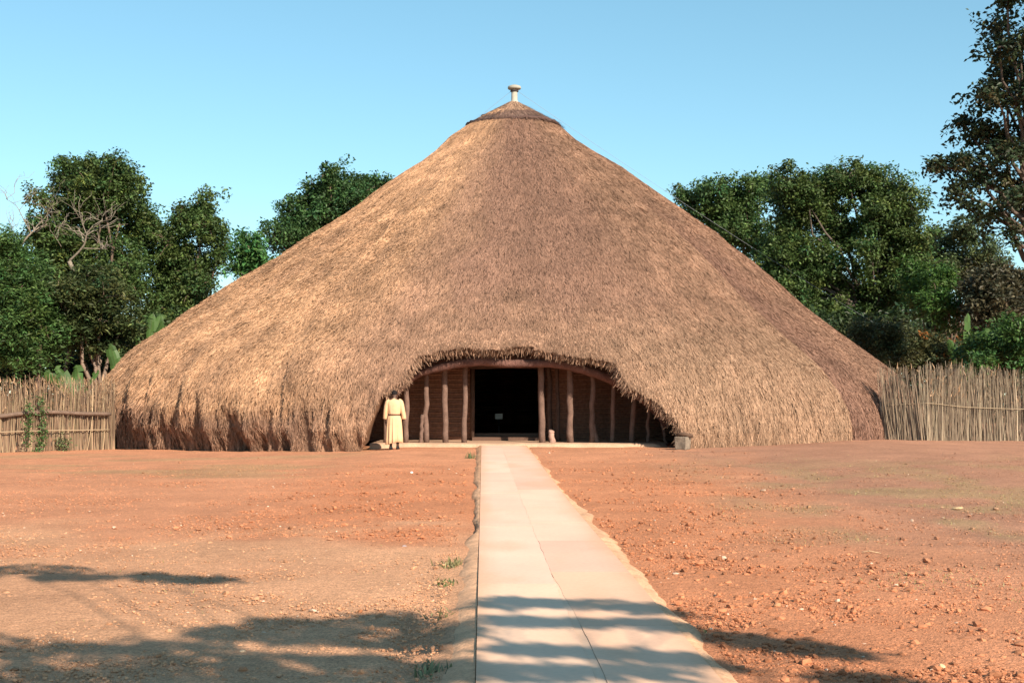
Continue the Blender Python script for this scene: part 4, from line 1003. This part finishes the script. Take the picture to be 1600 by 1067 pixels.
# robe: torso, sleeves and a long pleated skirt in one mesh
mb = MB(); NT = 72; th = np.linspace(0, 2 * math.pi, NT, endpoint=False)
ROB = [(1.475, .065, .062, .03), (1.45, .095, .08, .02), (1.42, .165, .10, .01), (1.38, .205, .115, 0), (1.30, .215, .128, 0), (1.18, .200, .130, 0), (1.06, .180, .125, 0), (1.015, .165, .118, 0), (.985, .162, .117, 0), (.95, .185, .135, 0), (.86, .205, .155, 0), (.70, .212, .165, 0), (.50, .218, .175, 0), (.32, .226, .182, 0), (.19, .232, .188, 0), (.185, .222, .178, 0), (.30, .21, .165, 0)]
rows = []
for (zz, a, b, dy) in ROB:
    fold = np.clip((.97 - zz) / .5, 0, 1) if zz < .97 else 0.15 * (1.3 - zz > 0)
    pl = .020 * np.sin(th * 11 + .6 * np.sin(th * 3)) + .010 * np.sin(th * 19 + 1)
    k = 1 + fold * pl / .2 + (.02 * np.sin(th * 7 + zz * 9) if 1.0 < zz < 1.35 else 0)
    zoff = -.02 * np.sin(th * 2 + 1) * (zz < .4) + .03 * np.cos(th) * (zz < .4)
    rows.append(np.stack([PX + a * k * np.cos(th), PY + dy + b * k * np.sin(th), PG + zz + zoff], 1))
mb.add(np.concatenate(rows), grid_faces(len(rows), NT, True))
for sgn in (-1, 1):
    xo = .012 if sgn > 0 else 0
    S = [(sgn * .12, .01, 1.41), (sgn * .185, .008, 1.37), (sgn * .222, .0, 1.24), (sgn * .245, .0, 1.10), (sgn * .258 + xo, .03, .98), (sgn * .265 + xo, .055, .885), (sgn * .265 + xo, .056, .87), (sgn * .262 + xo, .056, .90)]
    tube(mb, [P3(*p) for p in smooth_curve(S[:6], np.linspace(0, 5, 16))] + [P3(*S[6]), P3(*S[7])], list(np.interp(np.linspace(0, 5, 16), range(6), [.07, .082, .074, .068, .066, .066])) + [.060, .05], 14, cap=False, wob=.10, seed=4 + sgn)
mb.build('robe', M_robe, per, smooth=True)
mb = MB(); lathe(mb, [(1.0, -.022), (1.03, -.018), (1.03, .018), (1.0, .022)], (0, 0, 0), 40)
Vb = mb.V[0]; Vb[:, 0] = PX + Vb[:, 0] * .172; Vb[:, 1] = PY + Vb[:, 1] * .126; Vb[:, 2] = PG + 1.0 + Vb[:, 2]
mb.build('belt', M_belt, per, smooth=True)
for sgn in (-1, 1):
    mb = MB(); rows = []
    for (zz, fy, by, wx) in [(0, .17, -.075, .048), (.02, .175, -.085, .054), (.045, .165, -.085, .052), (.07, .09, -.08, .045), (.10, .05, -.07, .044)]:
        t2 = np.linspace(0, 2 * math.pi, 20, endpoint=False); cyy = (fy + by) / 2; ly = (fy - by) / 2
        rows.append(np.stack([PX + sgn * .10 + wx * np.cos(t2), PY + .01 + cyy + ly * np.sin(t2), PG + zz + 0 * t2], 1))
    mb.add(np.concatenate(rows), [grid_faces(5, 20, True)]); mb.build('shoe', M_shoe, per, smooth=True)

per.scale = (PER_K, PER_K, PER_K)

# ------------------------------------------------------------------ tree beside the photographer that shades the foreground
SH = [(30, 892, 110, 8, 6.2), (120, 903, 70, 6, 6.0), (235, 900, 30, 4, 6.3), (315, 906, 48, 5, 5.8),
      (40, 1012, 110, 14, 6.5), (150, 1035, 170, 16, 6.0), (60, 1062, 120, 16, 5.2), (300, 1050, 140, 16, 5.6), (360, 990, 60, 7, 6.2), (450, 975, 70, 9, 5.8), (540, 980, 90, 11, 6.4), (620, 968, 70, 8, 5.9), (680, 990, 50, 9, 5.4),
      (250, 1012, 120, 9, 6.3), (350, 1034, 130, 12, 5.9), (620, 1003, 90, 9, 5.7), (610, 1060, 110, 12, 5.3), (190, 1062, 190, 10, 5.5), (480, 1000, 90, 8, 6.1), (560, 1035, 80, 8, 5.5), (440, 1060, 90, 8, 5.0), (690, 1045, 50, 9, 5.2),
      (790, 950, 60, 6, 5.6), (900, 951, 80, 6, 6.0), (1010, 958, 70, 5, 5.3), (800, 978, 70, 6, 5.9), (930, 982, 90, 5, 5.5), (1050, 985, 60, 4, 5.1), (830, 1024, 70, 6, 5.4), (960, 1030, 60, 4, 5.8), (800, 1060, 80, 9, 5.0), (960, 1058, 110, 8, 5.3), (1080, 1040, 60, 5, 5.6),
      (1150, 1000, 50, 6, 5.3), (1230, 1010, 60, 7, 5.6), (1300, 1018, 40, 5, 5.2), (1350, 1062, 70, 6, 5.0),
      (1100, 1180, 160, 50, 5.2), (700, 1200, 200, 60, 6.0), (300, 1220, 200, 60, 5.6), (900, 1350, 250, 90, 6.8), (500, 1120, 160, 30, 6.6), (0, 1120, 160, 30, 6.0), (-150, 1000, 120, 20, 6.6)]
tp0 = np.array([5.4, -3.6, 0.0])
root = empty('shade_tree', tp0, 'spreading tree beside the photographer whose boughs shade the near end of the path', 'tree')
tm, lm = MB(), MB(); r6 = np.random.default_rng(55)
fk = tp0 + np.array([-.2, .3, 3.6]); limb(tm, tp0, fk, .34, .24, r6, BARK, 9, .05)
for (px, py, rx, ry, zz) in SH:
    g = gpt(px, py); sv = np.array(SUN); c = g + sv * ((zz - g[2]) / sv[2])
    rxw = rx * g[1] / F; ryw = ry * g[1] / (py - HOR)
    mid = (fk + c) / 2 + np.array([0, 0, .5]); limb(tm, fk, mid, .035, .016, r6, BARK, 5, .1); limb(tm, mid, c, .014, .006, r6, BARK, 5, .1)
    n = int(np.clip(330 * rxw * max(ryw, .2) * 3.14, 200, 1600)); u = r6.random(n) ** .5; a = r6.random(n) * 6.283
    q = c + np.stack([rxw * u * np.cos(a), ryw * u * np.sin(a), r6.normal(0, .05, n)], 1)
    leaf_cards(lm, q, np.full(n, .15), np.array(G_mid), .25, r6, .9)
tm.build('trunk', M_bark, root, smooth=True); lm.build('crown', M_leaf, root)
